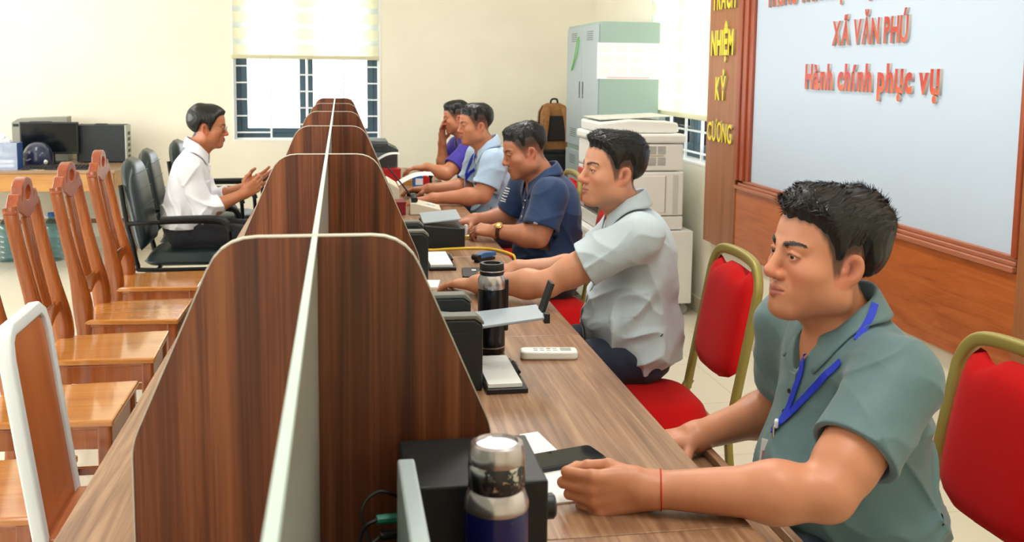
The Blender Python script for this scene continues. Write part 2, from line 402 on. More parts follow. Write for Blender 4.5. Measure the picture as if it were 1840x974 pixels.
# ---- keyboard lying in the pulled-out tray
PCX, PHW, PHT, PZ1, PZ2 = -.033, .232, .118, 1.02, 1.285
def panel_outline(inset=0.0):
    hw, ht = PHW - inset, PHT - inset; zt = PZ2 - inset
    pts = [(-hw, DZ)]
    def fillet(p, q, r_, t):
        p, q, r_ = Vector(p), Vector(q), Vector(r_)
        a = q + (p - q).normalized() * t; b = q + (r_ - q).normalized() * t
        return [tuple(a * (1 - s) ** 2 + q * 2 * s * (1 - s) + b * s * s) for s in (0, .2, .4, .6, .8, 1)]
    pts += fillet((-hw, DZ), (-hw, PZ1), (-ht, zt), .02)
    pts += fillet((-hw, PZ1), (-ht, zt), (ht, zt), .045)
    pts += fillet((-ht, zt), (ht, zt), (hw, PZ1), .045)
    pts += fillet((ht, zt), (hw, PZ1), (hw, DZ), .02)
    pts.append((hw, DZ)); return pts
PY = [1.30, 2.54, 3.77, 5.01, 6.13, 7.20]
T = .0075
for i, y in enumerate(PY):
    p = thing('partition_panel', ORD[i] + ' trapezoid walnut screen standing across the desk row', 'desk screen', (PCX, y, 0), 0, 'cross screens of the desk row')
    inner = panel_outline(.0015); outer = panel_outline(0)
    G().prism(inner, 'y', -T, T).obj('laminate_board', m_lam, p)
    n = len(inner); g = G()
    vs_ = [(a[0], yy, a[1]) for yy in (-T - .0006, T + .0006) for L in (inner, outer) for a in L]
    fs_ = []
    for k in range(n - 1):
        a, b = k, k + 1
        fs_ += [(a, b, n + b, n + a), (2 * n + a, 3 * n + a, 3 * n + b, 2 * n + b), (n + a, n + b, 3 * n + b, 3 * n + a), (a, 2 * n + a, 2 * n + b, b)]
    fs_ += [(0, n, 3 * n, 2 * n), (n - 1, 3 * n - 1, 4 * n - 1, 2 * n - 1)]
    g.add(vs_, fs_).obj('edge_band', m_band, p)
m_frost = mat('frosted_glass', srgb(176, 180, 168), .22, trans=.35, noise=30, amt=.06); m_gedge = mat('glass_edge_mint', srgb(200, 222, 212), .3)
edges = [.30] + PY
for i in range(6):
    y0, y1 = edges[i] + (T + .001 if i else 0), edges[i + 1] - T - .001
    p = thing('divider_panel', ORD[i] + ' frosted glass divider with mint top edge along the desk row', 'desk divider', (PCX, (y0 + y1) / 2, 0), 0, 'lengthwise dividers of the desk row')
    h = (y1 - y0) / 2
    G().bb(-.0032, .0032, -h, h, DZ, PZ2 - .004).obj('glass_sheet', m_frost, p)
    G().bb(-.0037, .0037, -h, h, PZ2 - .004, PZ2).obj('edge_band', m_gedge, p, bevel=.0012)

# ================================================================ CARVED WOODEN CHAIRS
m_chair = wood('glossy_red_hardwood', srgb(108, 48, 14), srgb(150, 76, 26), srgb(182, 106, 44), 'z', 13, .1, .22, .6, .7, coatr=.08)
m_seat = wood('glossy_honey_seat', srgb(168, 98, 38), srgb(198, 130, 60), srgb(216, 156, 86), 'x', 12, .12, .2, .8, .8, coatr=.06)
m_carve = wood('carved_crest_wood', srgb(104, 42, 14), srgb(150, 68, 28), srgb(178, 92, 44), 'y', 12, .3, .34, .12, .7)
def wood_chair():
    r = thing('wooden_chair', 'x', 'chair')
    G().add([(-.2, -.17, .43), (.2, -.195, .43), (.2, .195, .43), (-.2, .17, .43), (-.2, -.17, .452), (.2, -.195, .452), (.2, .195, .452), (-.2, .17, .452)],
            [(0, 3, 2, 1), (4, 5, 6, 7), (0, 1, 5, 4), (1, 2, 6, 5), (2, 3, 7, 6), (3, 0, 4, 7)]).obj('seat', m_seat, r, bevel=.006)
    # aprons with a bead under the seat
    for (a, b) in (((-.17, -.15), (.175, -.172)), ((-.17, .15), (.175, .172)), ((.175, -.16), (.175, .16)), ((-.175, -.145), (-.175, .145))):
        a = Vector((a[0], a[1], .394)); b = Vector((b[0], b[1], .394)); dd = b - a; ang = math.atan2(dd.y, dd.x)
        ap = G().box((a + b) / 2, (dd.length, .02, .07), rot('Z', ang)).obj('apron', m_chair, r, bevel=.003)
        G().box((a + b) / 2 + Vector((0, 0, .031)), (dd.length + .006, .03, .012), rot('Z', ang)).obj('bead', m_chair, ap, bevel=.004)
    for s in (-1, 1):
        G().prism(rrect(.042, .042, .008, 3), 'z', 0, .43).obj('leg', m_chair, r, loc=(.172, s * .168, 0))
        # back leg sweeps up into the stile
        path = bez([(-.215, s * .145, 0), (-.19, s * .148, .22), (-.182, s * .15, .44), (-.196, s * .15, .58), (-.232, s * .15, .76), (-.262, s * .15, .92), (-.275, s * .147, 1.0)], 5)
        n = len(path); w = []
        for k in range(n):
            z = path[k].z; w.append(.024 + .014 * math.exp(-((z - .5) / .12) ** 2) if z < 1.2 else .02)
        G().tube(path, w, sec=[(a * 1.0, b * .62) for a, b in rrect(2, 2, .6, 3)], up=(1, 0, 0)).obj('stile', m_chair, r, smooth='auto')
    # lower carved rail between the stiles
    zz = .56; poly = [(-.135, zz), (-.06, zz - .008), (0, zz - .03), (.06, zz - .008), (.135, zz), (.135, zz + .04), (.075, zz + .035), (.065, zz + .052), (-.065, zz + .052), (-.075, zz + .035), (-.135, zz + .04)]
    G().prism(poly, 'x', -.215, -.187).obj('lower_rail', m_chair, r, bevel=.004)
    # fluted splat: three ribs side by side
    for k in (-1, 0, 1):
        pa = bez([(-.2, k * .026, .6), (-.232, k * .025, .76), (-.258, k * .023, .92), (-.268, k * .022, .98)], 4)
        G().tube(pa, .0135, sec=[(a * .8, b) for a, b in rrect(2, 2, .8, 3)], up=(1, 0, 0)).obj('splat_rib', m_chair, r, smooth='auto')
    # crest rail: arched, pierced by an oval hole, with shoulders
    def crest(t):      # t in -1..1 across: outline top z
        a = abs(t)
        if a < .42: return 1.03 + .062 * math.sqrt(max(0, 1 - (a / .46) ** 2)) 
        return 1.0 + .042 * math.exp(-((a - .62) / .16) ** 2) - .015 * max(0, a - .8) / .2
    n = 36; yy = [-.168 + .336 * k / n for k in range(n + 1)]
    top = [(y, crest(y / .168)) for y in yy]
    bot = [(y, .965 + .022 * math.cos(y / .168 * PI) * (-1) if abs(y) < .12 else .975) for y in reversed(yy)]
    hole = [(.034 * math.cos(2 * PI * k / 14), 1.035 + .026 * math.sin(2 * PI * k / 14)) for k in range(14)]
    bm = bmesh.new(); loops = []
    for L in (top + bot, hole):
        vv = [bm.verts.new((-.29, p[0], p[1])) for p in L]
        for k in range(len(vv)): loops.append(bm.edges.new((vv[k], vv[(k + 1) % len(vv)])))
    bmesh.ops.triangle_fill(bm, use_beauty=True, edges=loops)
    ge = bmesh.ops.extrude_face_region(bm, geom=list(bm.faces)); bmesh.ops.translate(bm, vec=(.04, 0, 0), verts=[v for v in ge['geom'] if isinstance(v, bmesh.types.BMVert)])
    bmesh.ops.recalc_face_normals(bm, faces=bm.faces)
    me = bpy.data.meshes.new('crest_rail'); bm.to_mesh(me); bm.free()
    mo('crest_rail', me, m_carve, r, bevel=.008, seg=3)
    for s in (-1, 1): G().box((0, s * .16, .16), (.33, .018, .026)).obj('stretcher', m_chair, r, bevel=.003)
    G().box((.0, 0, .16), (.02, .31, .026)).obj('stretcher', m_chair, r, bevel=.003)
    return r
wc = wood_chair()
wlab = ['carved wooden chair nearest the black armchairs', 'carved wooden chair second from the black armchairs', 'carved wooden chair in the middle with its whole back visible', 'carved wooden chair with its back mostly cut off by the picture edge', 'carved wooden chair hidden behind the white framed chair']
wpos = [(-.875, 5.075, 0, .02), (-.865, 4.445, 0, -.02), (-.87, 3.87, 0, .03), (-.87, 3.225, 0, 0), (-.905, 2.575, 0, .0)]
for i, (x, y, z, a) in enumerate(wpos):
    o = wc if i == 0 else copy_tree(wc); place(o, (x, y, z), a, wlab[i], 'carved wooden chairs along the desk')

# ================================================================ WHITE FRAMED CHAIR
m_wm = mat('white_powder_coat', srgb(226, 232, 234), .35); m_orange = wood('orange_plywood', srgb(160, 80, 34), srgb(186, 102, 50), srgb(200, 120, 66), 'z', 10, .06, .35, .1, .4)
r = thing('framed_chair', 'white metal framed chair with flat orange wooden back pushed under the desk', 'chair', (-.43, 2.41, 0), .02)
up = [(-.215, 0, .30), (-.232, 0, .45), (-.262, 0, .68), (-.292, 0, .915)]
# back hoop of flat tube
hoop = [(-.21, -.148, .02), (-.215, -.148, .3), (-.232, -.148, .45), (-.264, -.148, .70), (-.284, -.148, .86), (-.29, -.135, .9), (-.293, -.105, .918), (-.293, .105, .918), (-.29, .135, .9), (-.284, .148, .86), (-.264, .148, .70), (-.232, .148, .45), (-.215, .148, .3), (-.21, .148, .02)]
G().tube(hoop, 1.0, sec=rrect(.030, .032, .006, 3), up=(1, 0, .15)).obj('back_frame', m_wm, r, smooth='auto')
g = G(); vs_ = []
zz = [.44, .62, .8, .862, .89, .902]; hw = [.134, .134, .134, .130, .118, .095]
for z, h in zip(zz, hw):
    x = -.232 - (z - .45) * .128
    for dx in (-.007, .007):
        for s in (-1, 1): vs_.append((x + dx, s * h, z))
fs_ = []
for k in range(len(zz) - 1):
    a = k * 4; b = a + 4; fs_ += [(a, b, b + 1, a + 1), (a + 2, a + 3, b + 3, b + 2), (a, a + 2, b + 2, b), (a + 1, b + 1, b + 3, a + 3)]
fs_ += [(0, 1, 3, 2), tuple((len(zz) - 1) * 4 + k for k in (0, 2, 3, 1))]
g.add(vs_, fs_).obj('back_board', m_orange, r, bevel=.002)
G().box((-.02, 0, .445), (.40, .29, .016)).obj('seat', m_orange, r, bevel=.005)
for s in (-1, 1):
    G().tube([(-.2, s * .148, .425), (.16, s * .148, .425), (.185, s * .148, .40), (.19, s * .148, .0)], 1.0, sec=rrect(.026, .026, .006, 2), up=(0, 1, 0)).obj('leg', m_wm, r, smooth='auto')
G().tube([(.17, -.14, .425), (.17, .14, .425)], .011).obj('cross_bar', m_wm, r, smooth='auto')

# ================================================================ BLACK CANTILEVER ARMCHAIRS
m_vinyl = mat('black_vinyl', srgb(32, 44, 46), .34, bump=.15, bscale=90); m_tube = mat('black_steel_tube', srgb(14, 16, 17), .35, .3); m_armp = mat('black_arm_pad', srgb(22, 24, 25), .5)
def pad(w, h, t, bulge, n=22, corner=.09, topround=1.0):
    """cushion in local xz plane (x across w, z up h), thickness t along y; front bulges"""
    g = G(); out = []
    def hw(v):   # half width at height v in 0..1
        s = 1.0
        if v > .66: s = max(.05, 1 - ((v - .66) / .34) ** 2.6 * .80) ** .6
        if v < .12: s = 1 - .12 * ((.12 - v) / .12) ** 2
        return w / 2 * s
    V = []; m = 16
    for side in (1, -1):
        for j in range(n + 1):
            v = j / n
            for i in range(m + 1):
                u = -1 + 2 * i / m; x = hw(v) * u
                e = max(0, 1 - abs(u) ** 6) * max(0, 1 - abs(2 * v - 1) ** 8)
                V.append((x, side * (t / 2 * (e ** .5) ) + (bulge * e * .5 if side > 0 else 0), v * h))
    F = []; N = (n + 1) * (m + 1)
    for sd in (0, 1):
        for j in range(n):
            for i in range(m):
                a = sd * N + j * (m + 1) + i; q = (a, a + 1, a + m + 2, a + m + 1); F.append(q if sd else q[::-1])
    rim = [i for i in range(m + 1)] + [j * (m + 1) + m for j in range(1, n + 1)] + [n * (m + 1) + i for i in range(m - 1, -1, -1)] + [j * (m + 1) for j in range(n - 1, 0, -1)]
    for k in range(len(rim)):
        a, b = rim[k], rim[(k + 1) % len(rim)]; F.append((a, b, b + N, a + N))
    return g.add(V, F)
def black_chair():
    r = thing('armchair', 'x', 'chair')
    # local: facing +x, seat centre at origin
    b = pad(.43, .50, .07, .03); R_ = rot('Z', -PI / 2)
    b.v = [rot('Y', -.17) @ (R_ @ v) + Vector((-.235, 0, .50)) for v in b.v]
    b.obj('backrest', m_vinyl, r, smooth=True)
    # stitched seam lines on the back
    bk = r.children[-1]
    for k in range(4):
        z = .14 + k * .09; p = [rot('Y', -.17) @ Vector((.0515 - .008 * (abs(y) / .2) ** 4, y, z)) + Vector((-.235, 0, .50)) for y in [-.19 + .38 * q / 10 for q in range(11)]]
        G().tube(p, .0022, 5).obj('seam', m_tube, bk)
    s = pad(.45, .44, .075, .02); s.v = [Vector((v.z - .22, v.x, v.y + .445)) for v in s.v]
    s.obj('seat', m_vinyl, r, smooth=True)
    for sd in (-1, 1):
        y = sd * .245
        pa = [(-.33, sd * .20, .86), (-.30, y * .9, .66), (-.27, y, .55), (-.245, y, .43), (-.21, y, .405), (.18, y, .405), (.225, y, .43), (.235, y, .47), (.235, y, .58), (.225, y, .635), (.18, y, .66), (.0, y, .665), (-.2, y, .66), (-.29, y * .96, .655)]
        G().tube(bez(pa, 4), .0125, 10).obj('side_tube', m_tube, r, smooth='auto')
        ap = bez([(-.12, y, .678), (.05, y, .682), (.16, y, .68), (.215, y, .66), (.24, y, .61)], 4)
        G().tube(ap, 1.0, sec=rrect(.03, .05, .012, 3), up=(.3, 0, 1)).obj('arm_pad', m_armp, r, smooth='auto')
        leg = bez([(-.21, y * .94, .40), (.16, y * .94, .385), (.2, y * .94, .34), (.2, y * .94, .1), (.19, y * .94, .03), (.13, y * .94, .0135), (-.24, y * .94, .0135)], 4)
        G().tube(leg, .0125, 10).obj('leg', m_tube, r, smooth='auto')
    for x in (-.15, .12): G().tube([(x, -.24, .40), (x, .24, .40)], .01, 8).obj('cross_bar', m_tube, r)
    G().tube([(-.24, -.235, .0135), (-.24, .235, .0135)], .0125, 8).obj('floor_bar', m_tube, r)
    return r
bc = black_chair()
blab = ['black vinyl armchair under the man in the white shirt', 'empty black vinyl armchair just beyond the seated man', 'empty black vinyl armchair farthest back near the window wall']
for i, (x, y, a) in enumerate(((-.83, 5.80, .0), (-.86, 6.42, .03), (-.80, 7.18, -.03))):
    o = bc if i == 0 else copy_tree(bc); place(o, (x, y, 0), a, blab[i], 'black vinyl armchairs')

# ================================================================ RED BANQUET CHAIRS
def velvet(name, col):
    t = NT(name); t.b.inputs['Base Color'].default_value = col; t.b.inputs['Roughness'].default_value = .85; t.b.inputs['Specular IOR Level'].default_value = .15; t.b.inputs['Sheen Weight'].default_value = .04
    nz = t.n('TexNoise', Scale=420.0, Detail=2.0); t.l(t.coords(), nz.inputs['Vector']); t.bump(nz.outputs['Fac'], .25, .001); return t.m
m_velvet = velvet('red_velvet', srgb(184, 8, 10)); m_gold = mat('olive_gold_metal', srgb(152, 138, 70), .42, .25)
def banquet_chair():
    r = thing('banquet_chair', 'x', 'chair')
    # local: facing +x; seat z .47
    pts = []
    hoop = [(-.235, -.205, .43), (-.25, -.205, .52), (-.30, -.205, .80), (-.31, -.2, .86), (-.316, -.17, .905), (-.32, -.12, .925), (-.322, -.0, .932), (-.32, .12, .925), (-.316, .17, .905), (-.31, .2, .86), (-.30, .205, .80), (-.25, .205, .52), (-.235, .205, .43)]
    G().tube(bez(hoop, 4), 1.0, sec=rrect(.024, .032, .008, 3), up=(1, 0, 0)).obj('back_frame', m_gold, r, smooth='auto')
    # back cushion, bell shaped: narrower neck at the top, rounded foot
    V = []; n = 18; m = 14; N = (n + 1) * (m + 1)
    for side in (1, -1):
        for j in range(n + 1):
            v = j / n; z = .545 + .355 * v
            hw = .175 + .012 * math.sin(v * PI)
            if v < .22: hw *= math.sqrt(max(.03, 1 - ((.22 - v) / .22) ** 2 * .93))
            if v > .86: hw *= 1 - .18 * ((v - .86) / .14) ** 2
            for i in range(m + 1):
                u = -1 + 2 * i / m
                e = max(0, 1 - abs(u) ** 4) * max(0, 1 - abs(2 * v - 1) ** 8)
                notch = -.03 * math.exp(-((abs(u) - .62) / .16) ** 2) * max(0, (v - .7) / .3) ** 2
                V.append((-.255 - (z - .55) * .175 + side * .028 * e ** .5 + .014 * e * side, hw * u, z + notch))
    F = []
    for sd in (0, 1):
        for j in range(n):
            for i in range(m):
                a = sd * N + j * (m + 1) + i; F.append((a, a + 1, a + m + 2, a + m + 1))
    rim = [i for i in range(m + 1)] + [j * (m + 1) + m for j in range(1, n + 1)] + [n * (m + 1) + i for i in range(m - 1, -1, -1)] + [j * (m + 1) for j in range(n - 1, 0, -1)]
    for k in range(len(rim)):
        a, b = rim[k], rim[(k + 1) % len(rim)]; F.append((a, b, b + N, a + N))
    G().add(V, F).obj('back_cushion', m_velvet, r, smooth=True)
    s = pad(.40, .42, .085, .025); s.v = [Vector((.21 - v.z, v.x, v.y + .435)) for v in s.v]
    s.obj('seat_cushion', m_velvet, r, smooth=True)
    for sd in (-1, 1):
        G().tube(bez([(-.31, sd * .2, 0), (-.25, sd * .205, .25), (-.232, sd * .205, .40), (-.236, sd * .205, .44)], 4), 1.0, sec=rrect(.022, .028, .006, 2), up=(1, 0, 0)).obj('leg', m_gold, r, smooth='auto')
        G().tube([(.2, sd * .185, .39), (.215, sd * .188, 0)], 1.0, sec=rrect(.022, .026, .006, 2), up=(1, 0, 0)).obj('leg', m_gold, r, smooth='auto')
        G().tube(bez([(-.245, sd * .205, .46), (-.2, sd * .2, .40), (-.12, sd * .195, .385), (.2, sd * .185, .385)], 4), 1.0, sec=rrect(.028, .022, .006, 2), up=(0, 0, 1)).obj('seat_rail', m_gold, r, smooth='auto')
    G().tube([(.2, -.185, .385), (.2, .185, .385)], 1.0, sec=rrect(.028, .022, .006, 2), up=(0, 0, 1)).obj('seat_rail', m_gold, r, smooth='auto')
    G().tube([(-.232, -.2, .40), (-.232, .2, .40)], 1.0, sec=rrect(.024, .02, .006, 2), up=(0, 0, 1)).obj('seat_rail', m_gold, r, smooth='auto')
    return r
rc = banquet_chair()
rlab = ['red velvet banquet chair behind the man in the green polo shirt', 'red velvet banquet chair under the man in the pale grey-blue shirt', 'red velvet banquet chair under the man in the navy polo', 'red velvet banquet chair under the man wearing a blue lanyard', 'red velvet banquet chair farthest away under the man in the violet shirt']
for i, (x, y, a) in enumerate(((1.085, 1.80, PI + .04), (.92, 2.97, PI - .03), (.87, 4.22, PI), (.96, 5.42, PI), (.93, 6.56, PI))):
    o = rc if i == 0 else copy_tree(rc); place(o, (x, y, 0), a, rlab[i], 'red banquet chairs of the staff')
# ================================================================ printed text helper
def print_text(name, text, size, material, parent, loc, R, sx=1.0, bold=0.0, align='CENTER', ext=.0004):
    c = bpy.data.curves.new(name, 'FONT'); c.body = text; c.size = size; c.align_x = align; c.extrude = ext; c.offset = bold; c.resolution_u = 2
    o = bpy.data.objects.new('tmp', c); COL.objects.link(o)
    me = bpy.data.meshes.new_from_object(o.evaluated_get(bpy.context.evaluated_depsgraph_get())); bpy.data.objects.remove(o); bpy.data.curves.remove(c)
    me.transform(Matrix.Translation(loc) @ R.to_4x4() @ Matrix.Diagonal((sx, 1, 1, 1))); me.materials.clear()
    return mo(name, me, material, parent)
R_NEGY = Matrix(((1, 0, 0), (0, 0, -1), (0, 1, 0)))            # text facing the camera side (-y), reads along +x
R_NEGX = Matrix(((0, 0, -1), (-1, 0, 0), (0, 1, 0)))           # facing -x, reads along -y
R_UP = Matrix.Identity(3)

def thin_clear(name, tint):
    t = NT(name); a = t.n('BsdfTransparent'); a.inputs[0].default_value = tint; g_ = t.n('BsdfGlossy', Roughness=.08); mx = t.n('MixShader'); lw = t.n('LayerWeight', Blend=.35)
    t.l(lw.outputs['Facing'], mx.inputs[0]); t.l(a.outputs[0], mx.inputs[1]); t.l(g_.outputs[0], mx.inputs[2]); t.l(mx.outputs[0], t.t.nodes['Material Output'].inputs['Surface']); return t.m
# ================================================================ GREY METAL CABINET
m_cab = mat('sage_grey_steel', srgb(152, 174, 167), .4, .1); m_cabf = mat('pale_grey_steel', srgb(166, 180, 184), .38, .1); m_slot = mat('dark_slot', srgb(36, 42, 46), .5)
cb = thing('metal_cabinet', 'tall sage grey steel cabinet with four doors and a calendar on its side', 'cabinet', (1.947, 7.125, 0))
G().bb(-.205, .217, -.475, .475, 0, 1.83).obj('carcass', m_cab, cb, bevel=.004)
for zi, (z0, z1) in enumerate(((.06, .905), (.945, 1.81))):
    for yi, (y0, y1) in enumerate(((-.468, -.004), (.004, .468))):
        d = G().bb(-.217, -.206, y0, y1, z0, z1).obj('door', m_cabf, cb, bevel=.002)
        yh = y0 + .045 if yi else y1 - .045; zh = (z0 + z1) / 2 - .02
        G().bb(-.2185, -.216, yh - .014, yh + .014, zh - .06, zh + .06).obj('handle', m_slot, d, bevel=.001)
        G().bb(-.221, -.217, yh - .006, yh + .006, zh - .05, zh - .03).obj('lock', mat('lock_chrome', srgb(190, 195, 200), .25, .9), d)
        for q in (z0 + .06, z1 - .10):
            for k in range(5): G().bb(-.2178, -.2165, (y0 + y1) / 2 - .09 + (.0 if yi else 0), (y0 + y1) / 2 + .09, q + k * .014, q + k * .014 + .004).obj('vent_slot', m_slot, d)
# calendar on the near side
cal = thing('wall_calendar', 'white year calendar sheet taped to the side of the metal cabinet', 'calendar', (1.945, 6.6495, 1.565))
m_paper = mat('white_paper', srgb(242, 242, 240), .7)
def calmat():
    t = NT('calendar_print'); v = t.coords((1, 1, 1)); br = t.n('TexBrick', offset=0.0); br.inputs['Scale'].default_value = 1.0; br.inputs['Brick Width'].default_value = .0115; br.inputs['Row Height'].default_value = .0085
    br.inputs['Mortar Size'].default_value = .0032; br.inputs['Color1'].default_value = srgb(96, 100, 112); br.inputs['Color2'].default_value = srgb(150, 96, 96); br.inputs['Mortar'].default_value = srgb(243, 243, 241)
    mp = t.n('Mapping'); mp.inputs['Rotation'].default_value = (-PI / 2, 0, 0); t.l(v, mp.inputs['Vector']); t.l(mp.outputs['Vector'], br.inputs['Vector']); t.l(br.outputs['Color'], t.b.inputs['Base Color']); t.b.inputs['Roughness'].default_value = .7; return t.m
m_calp = calmat()
G().bb(-.222, .222, -.0015, 0, -.122, .122).obj('sheet', m_paper, cal)
for i in range(4):
    for j in range(3):
        x = -.165 + i * .11; z = -.068 + j * .078
        G().bb(x - .044, x + .044, -.0022, -.0012, z - .026, z + .026).obj('month_grid', m_calp, cal)
G().bb(-.15, .15, -.0022, -.0012, -.116, -.110).obj('footer_line', mat('calendar_rose', srgb(214, 150, 150), .7), cal)
o = G().tube(bez([(1.7225, 7.19, 1.74), (1.722, 7.25, 1.70), (1.722, 7.33, 1.58), (1.722, 7.42, 1.50), (1.722, 7.36, 1.53), (1.722, 7.24, 1.62), (1.722, 7.18, 1.72)], 5), .0035, 6).obj('green_cord', mat('green_string', srgb(110, 200, 90), .6), None, smooth='auto')
props(o, 'thin green string loop hanging on the metal cabinet door', 'string')

# ================================================================ PHOTOCOPIER
m_cop = mat('copier_white', srgb(232, 232, 226), .42); m_cop2 = mat('copier_grey', srgb(206, 206, 196), .45); m_blk = mat('black_plastic', srgb(26, 28, 30), .42); m_line = mat('seam_grey', srgb(150, 150, 144), .6); m_gtxt = mat('red_print', srgb(206, 40, 36), .5)
cpo = thing('photocopier', 'white office photocopier beside the bright window', 'photocopier', (1.80, 6.13, .53))
cx0, cx1, cy0, cy1 = -.25, .27, -.31, .31
G().bb(cx0, cx1, cy0, cy1, .003, .085).obj('paper_drawer', m_cop, cpo, bevel=.006)
G().bb(cx0 + .005, cx1, cy0 + .002, cy1, .09, .36).obj('body', m_cop, cpo, bevel=.01)
G().bb(cx0 + .005, cx1 - .006, cy0 + .004, cy1, .365, .53).obj('upper_body', m_cop, cpo, bevel=.012)
G().bb(cx0 - .01, cx1 + .006, cy0 - .006, cy1 + .01, .535, .59).obj('scanner_bed', m_cop, cpo, bevel=.014)
G().prism([(-.245, .592), (.20, .592), (.25, .60), (.24, .655), (.18, .665), (-.06, .675), (-.25, .655)], 'y', -.26, .25).obj('document_feeder', m_cop, cpo, bevel=.012)
G().prism([(-.24, .668), (.22, .690), (.22, .697), (-.24, .676)], 'y', -.20, .22).obj('paper_chute', m_cop2, cpo, bevel=.003)
G().bb(.20, .235, cy0 - .001, cy0 + .004, .10, .34).obj('side_seam', m_cop2, cpo, bevel=.001)
d = G().bb(-.12, .16, cy0 - .003, cy0 + .01, .11, .335).obj('side_door', m_cop, cpo, bevel=.004)
G().bb(.15, .155, cy0 - .004, cy0, .11, .335).obj('door_gap', m_line, d)
for k in range(7):
    for zz in (.40, .47): G().bb(.01, .09, cy0 + .0015, cy0 + .006, zz + k * .007, zz + k * .007 + .0028).obj('vent_slot', m_line, cpo)
for k in range(7):
    for zz in (.40, .47): G().bb(.10, .15, cy0 + .0015, cy0 + .006, zz + k * .007, zz + k * .007 + .0028).obj('vent_slot', m_line, cpo)
G().bb(.04, .14, cy0 + .001, cy0 + .006, .452, .465).obj('grip_recess', mat('recess_beige', srgb(196, 190, 170), .6), cpo)
for k in range(4): G().bb(cx0 - .004, cx0 + .01, -.28, .10, .10 + k * .06, .155 + k * .06).obj('front_tray', m_blk, cpo, bevel=.004)
G().bb(cx0 - .006, cx0 + .012, .12, .28, .12, .34).obj('toner_cover', mat('red_cover', srgb(190, 30, 34), .45), cpo, bevel=.006)
st = thing('copier_stand', 'low white wheeled stand under the photocopier', 'stand', (1.815, 6.13, 0))
G().bb(-.315, .315, -.34, .34, .075, .528).obj('box', m_cop, st, bevel=.006)
G().bb(-.318, -.314, -.32, -.004, .09, .515).obj('door', m_cop, st, bevel=.002); G().bb(-.318, -.314, .004, .32, .09, .515).obj('door', m_cop, st, bevel=.002)
print_text('brand_print', 'SHARP', .062, m_gtxt, st, (-.3188, -.15, .40), R_NEGX, 1.1, .002)
for sx in (-.27, .27):
    for sy in (-.29, .29):
        c = G().lathe([(.012, -.014), (.032, -.014), (.034, 0), (.032, .014), (.012, .014)], 18, (sx, sy, .034), rot('X', PI / 2)).obj('caster', mat('caster_grey', srgb(150, 150, 146), .5), st, smooth='auto')
        G().bb(sx - .012, sx + .012, sy - .022, sy + .022, .05, .076).obj('fork', m_line, c)

# ================================================================ LOW BLACK SHELF, BACKPACK
ls = thing('low_cabinet', 'low black cabinet behind the staff beside the steel cabinet', 'cabinet', (1.78, 8.1, 0))
G().bb(-.36, .36, -.26, .28, .04, .84).obj('carcass', m_blk, ls, bevel=.004); G().bb(-.37, .37, -.27, .29, .84, .862).obj('top', m_blk, ls, bevel=.003); G().bb(-.34, .34, -.24, .26, 0, .04).obj('plinth', m_blk, ls)
for s in (-1, 1): dd = G().bb(min(0, s * .35) + .004, max(0, s * .35) - .004, -.272, -.258, .06, .82).obj('door', mat('black_door', srgb(34, 36, 38), .4), ls, bevel=.002); G().bb(s * .04 - .006, s * .04 + .006, -.282, -.272, .4, .5).obj('handle', m_line, dd)
m_can = cloth_brown = mat('brown_canvas', srgb(150, 104, 60), .85, noise=30, amt=.18, bump=.3, bscale=300); m_dcan = mat('dark_canvas', srgb(40, 36, 34), .85, bump=.2, bscale=300)
bp = thing('backpack', 'brown and black canvas backpack standing on the low black cabinet', 'backpack', (1.71, 7.98, .862))
sec = rrect(.26, .15, .05, 5); g = G(); prof = [(.0, .93), (.06, 1.0), (.20, 1.0), (.30, .93), (.35, .72), (.37, .40)]
V = [(a * s_, b * s_, z) for z, s_ in prof for a, b in sec]; n = len(sec); F = [(j * n + k, j * n + (k + 1) % n, (j + 1) * n + (k + 1) % n, (j + 1) * n + k) for j in range(len(prof) - 1) for k in range(n)] + [tuple(range(n - 1, -1, -1)), tuple((len(prof) - 1) * n + k for k in range(n))]
g.add(V, F).obj('bag', m_can, bp, smooth='auto')
G().prism(rrect(.19, .20, .04, 4), 'y', -.095, -.07).obj('back_pad', m_dcan, bp, bevel=.008, loc=(0, 0, .17))
for s in (-1, 1): G().tube(bez([(s * .055, -.085, .345), (s * .075, -.125, .27), (s * .09, -.135, .15), (s * .105, -.10, .02)], 5), 1.0, sec=rrect(.014, .042, .005, 2), up=(0, 1, 0)).obj('strap', m_can, bp, smooth='auto')
G().tube(bez([(-.03, -.02, .362), (-.02, -.03, .40), (.02, -.03, .40), (.03, -.02, .362)], 5), .008, 8).obj('grab_loop', m_dcan, bp, smooth='auto')
G().tube([(-.128, -.05, .01), (-.13, -.05, .2), (-.12, -.04, .3), (-.09, -.03, .345)], .006, 6).obj('piping', m_dcan, bp, smooth='auto')
bx = thing('storage_box', 'blue and white box on the low black cabinet beside the backpack', 'box', (1.49, 8.02, .862))
G().bb(-.065, .065, -.12, .12, 0, .16).obj('body', mat('box_blue', srgb(52, 128, 170), .5), bx, bevel=.004); G().bb(-.068, .068, -.123, .123, .16, .185).obj('lid', mat('box_white', srgb(222, 234, 238), .5), bx, bevel=.004); G().bb(-.0655, .0655, -.1206, .1206, .05, .09).obj('band', mat('box_cyan', srgb(120, 206, 214), .5), bx)

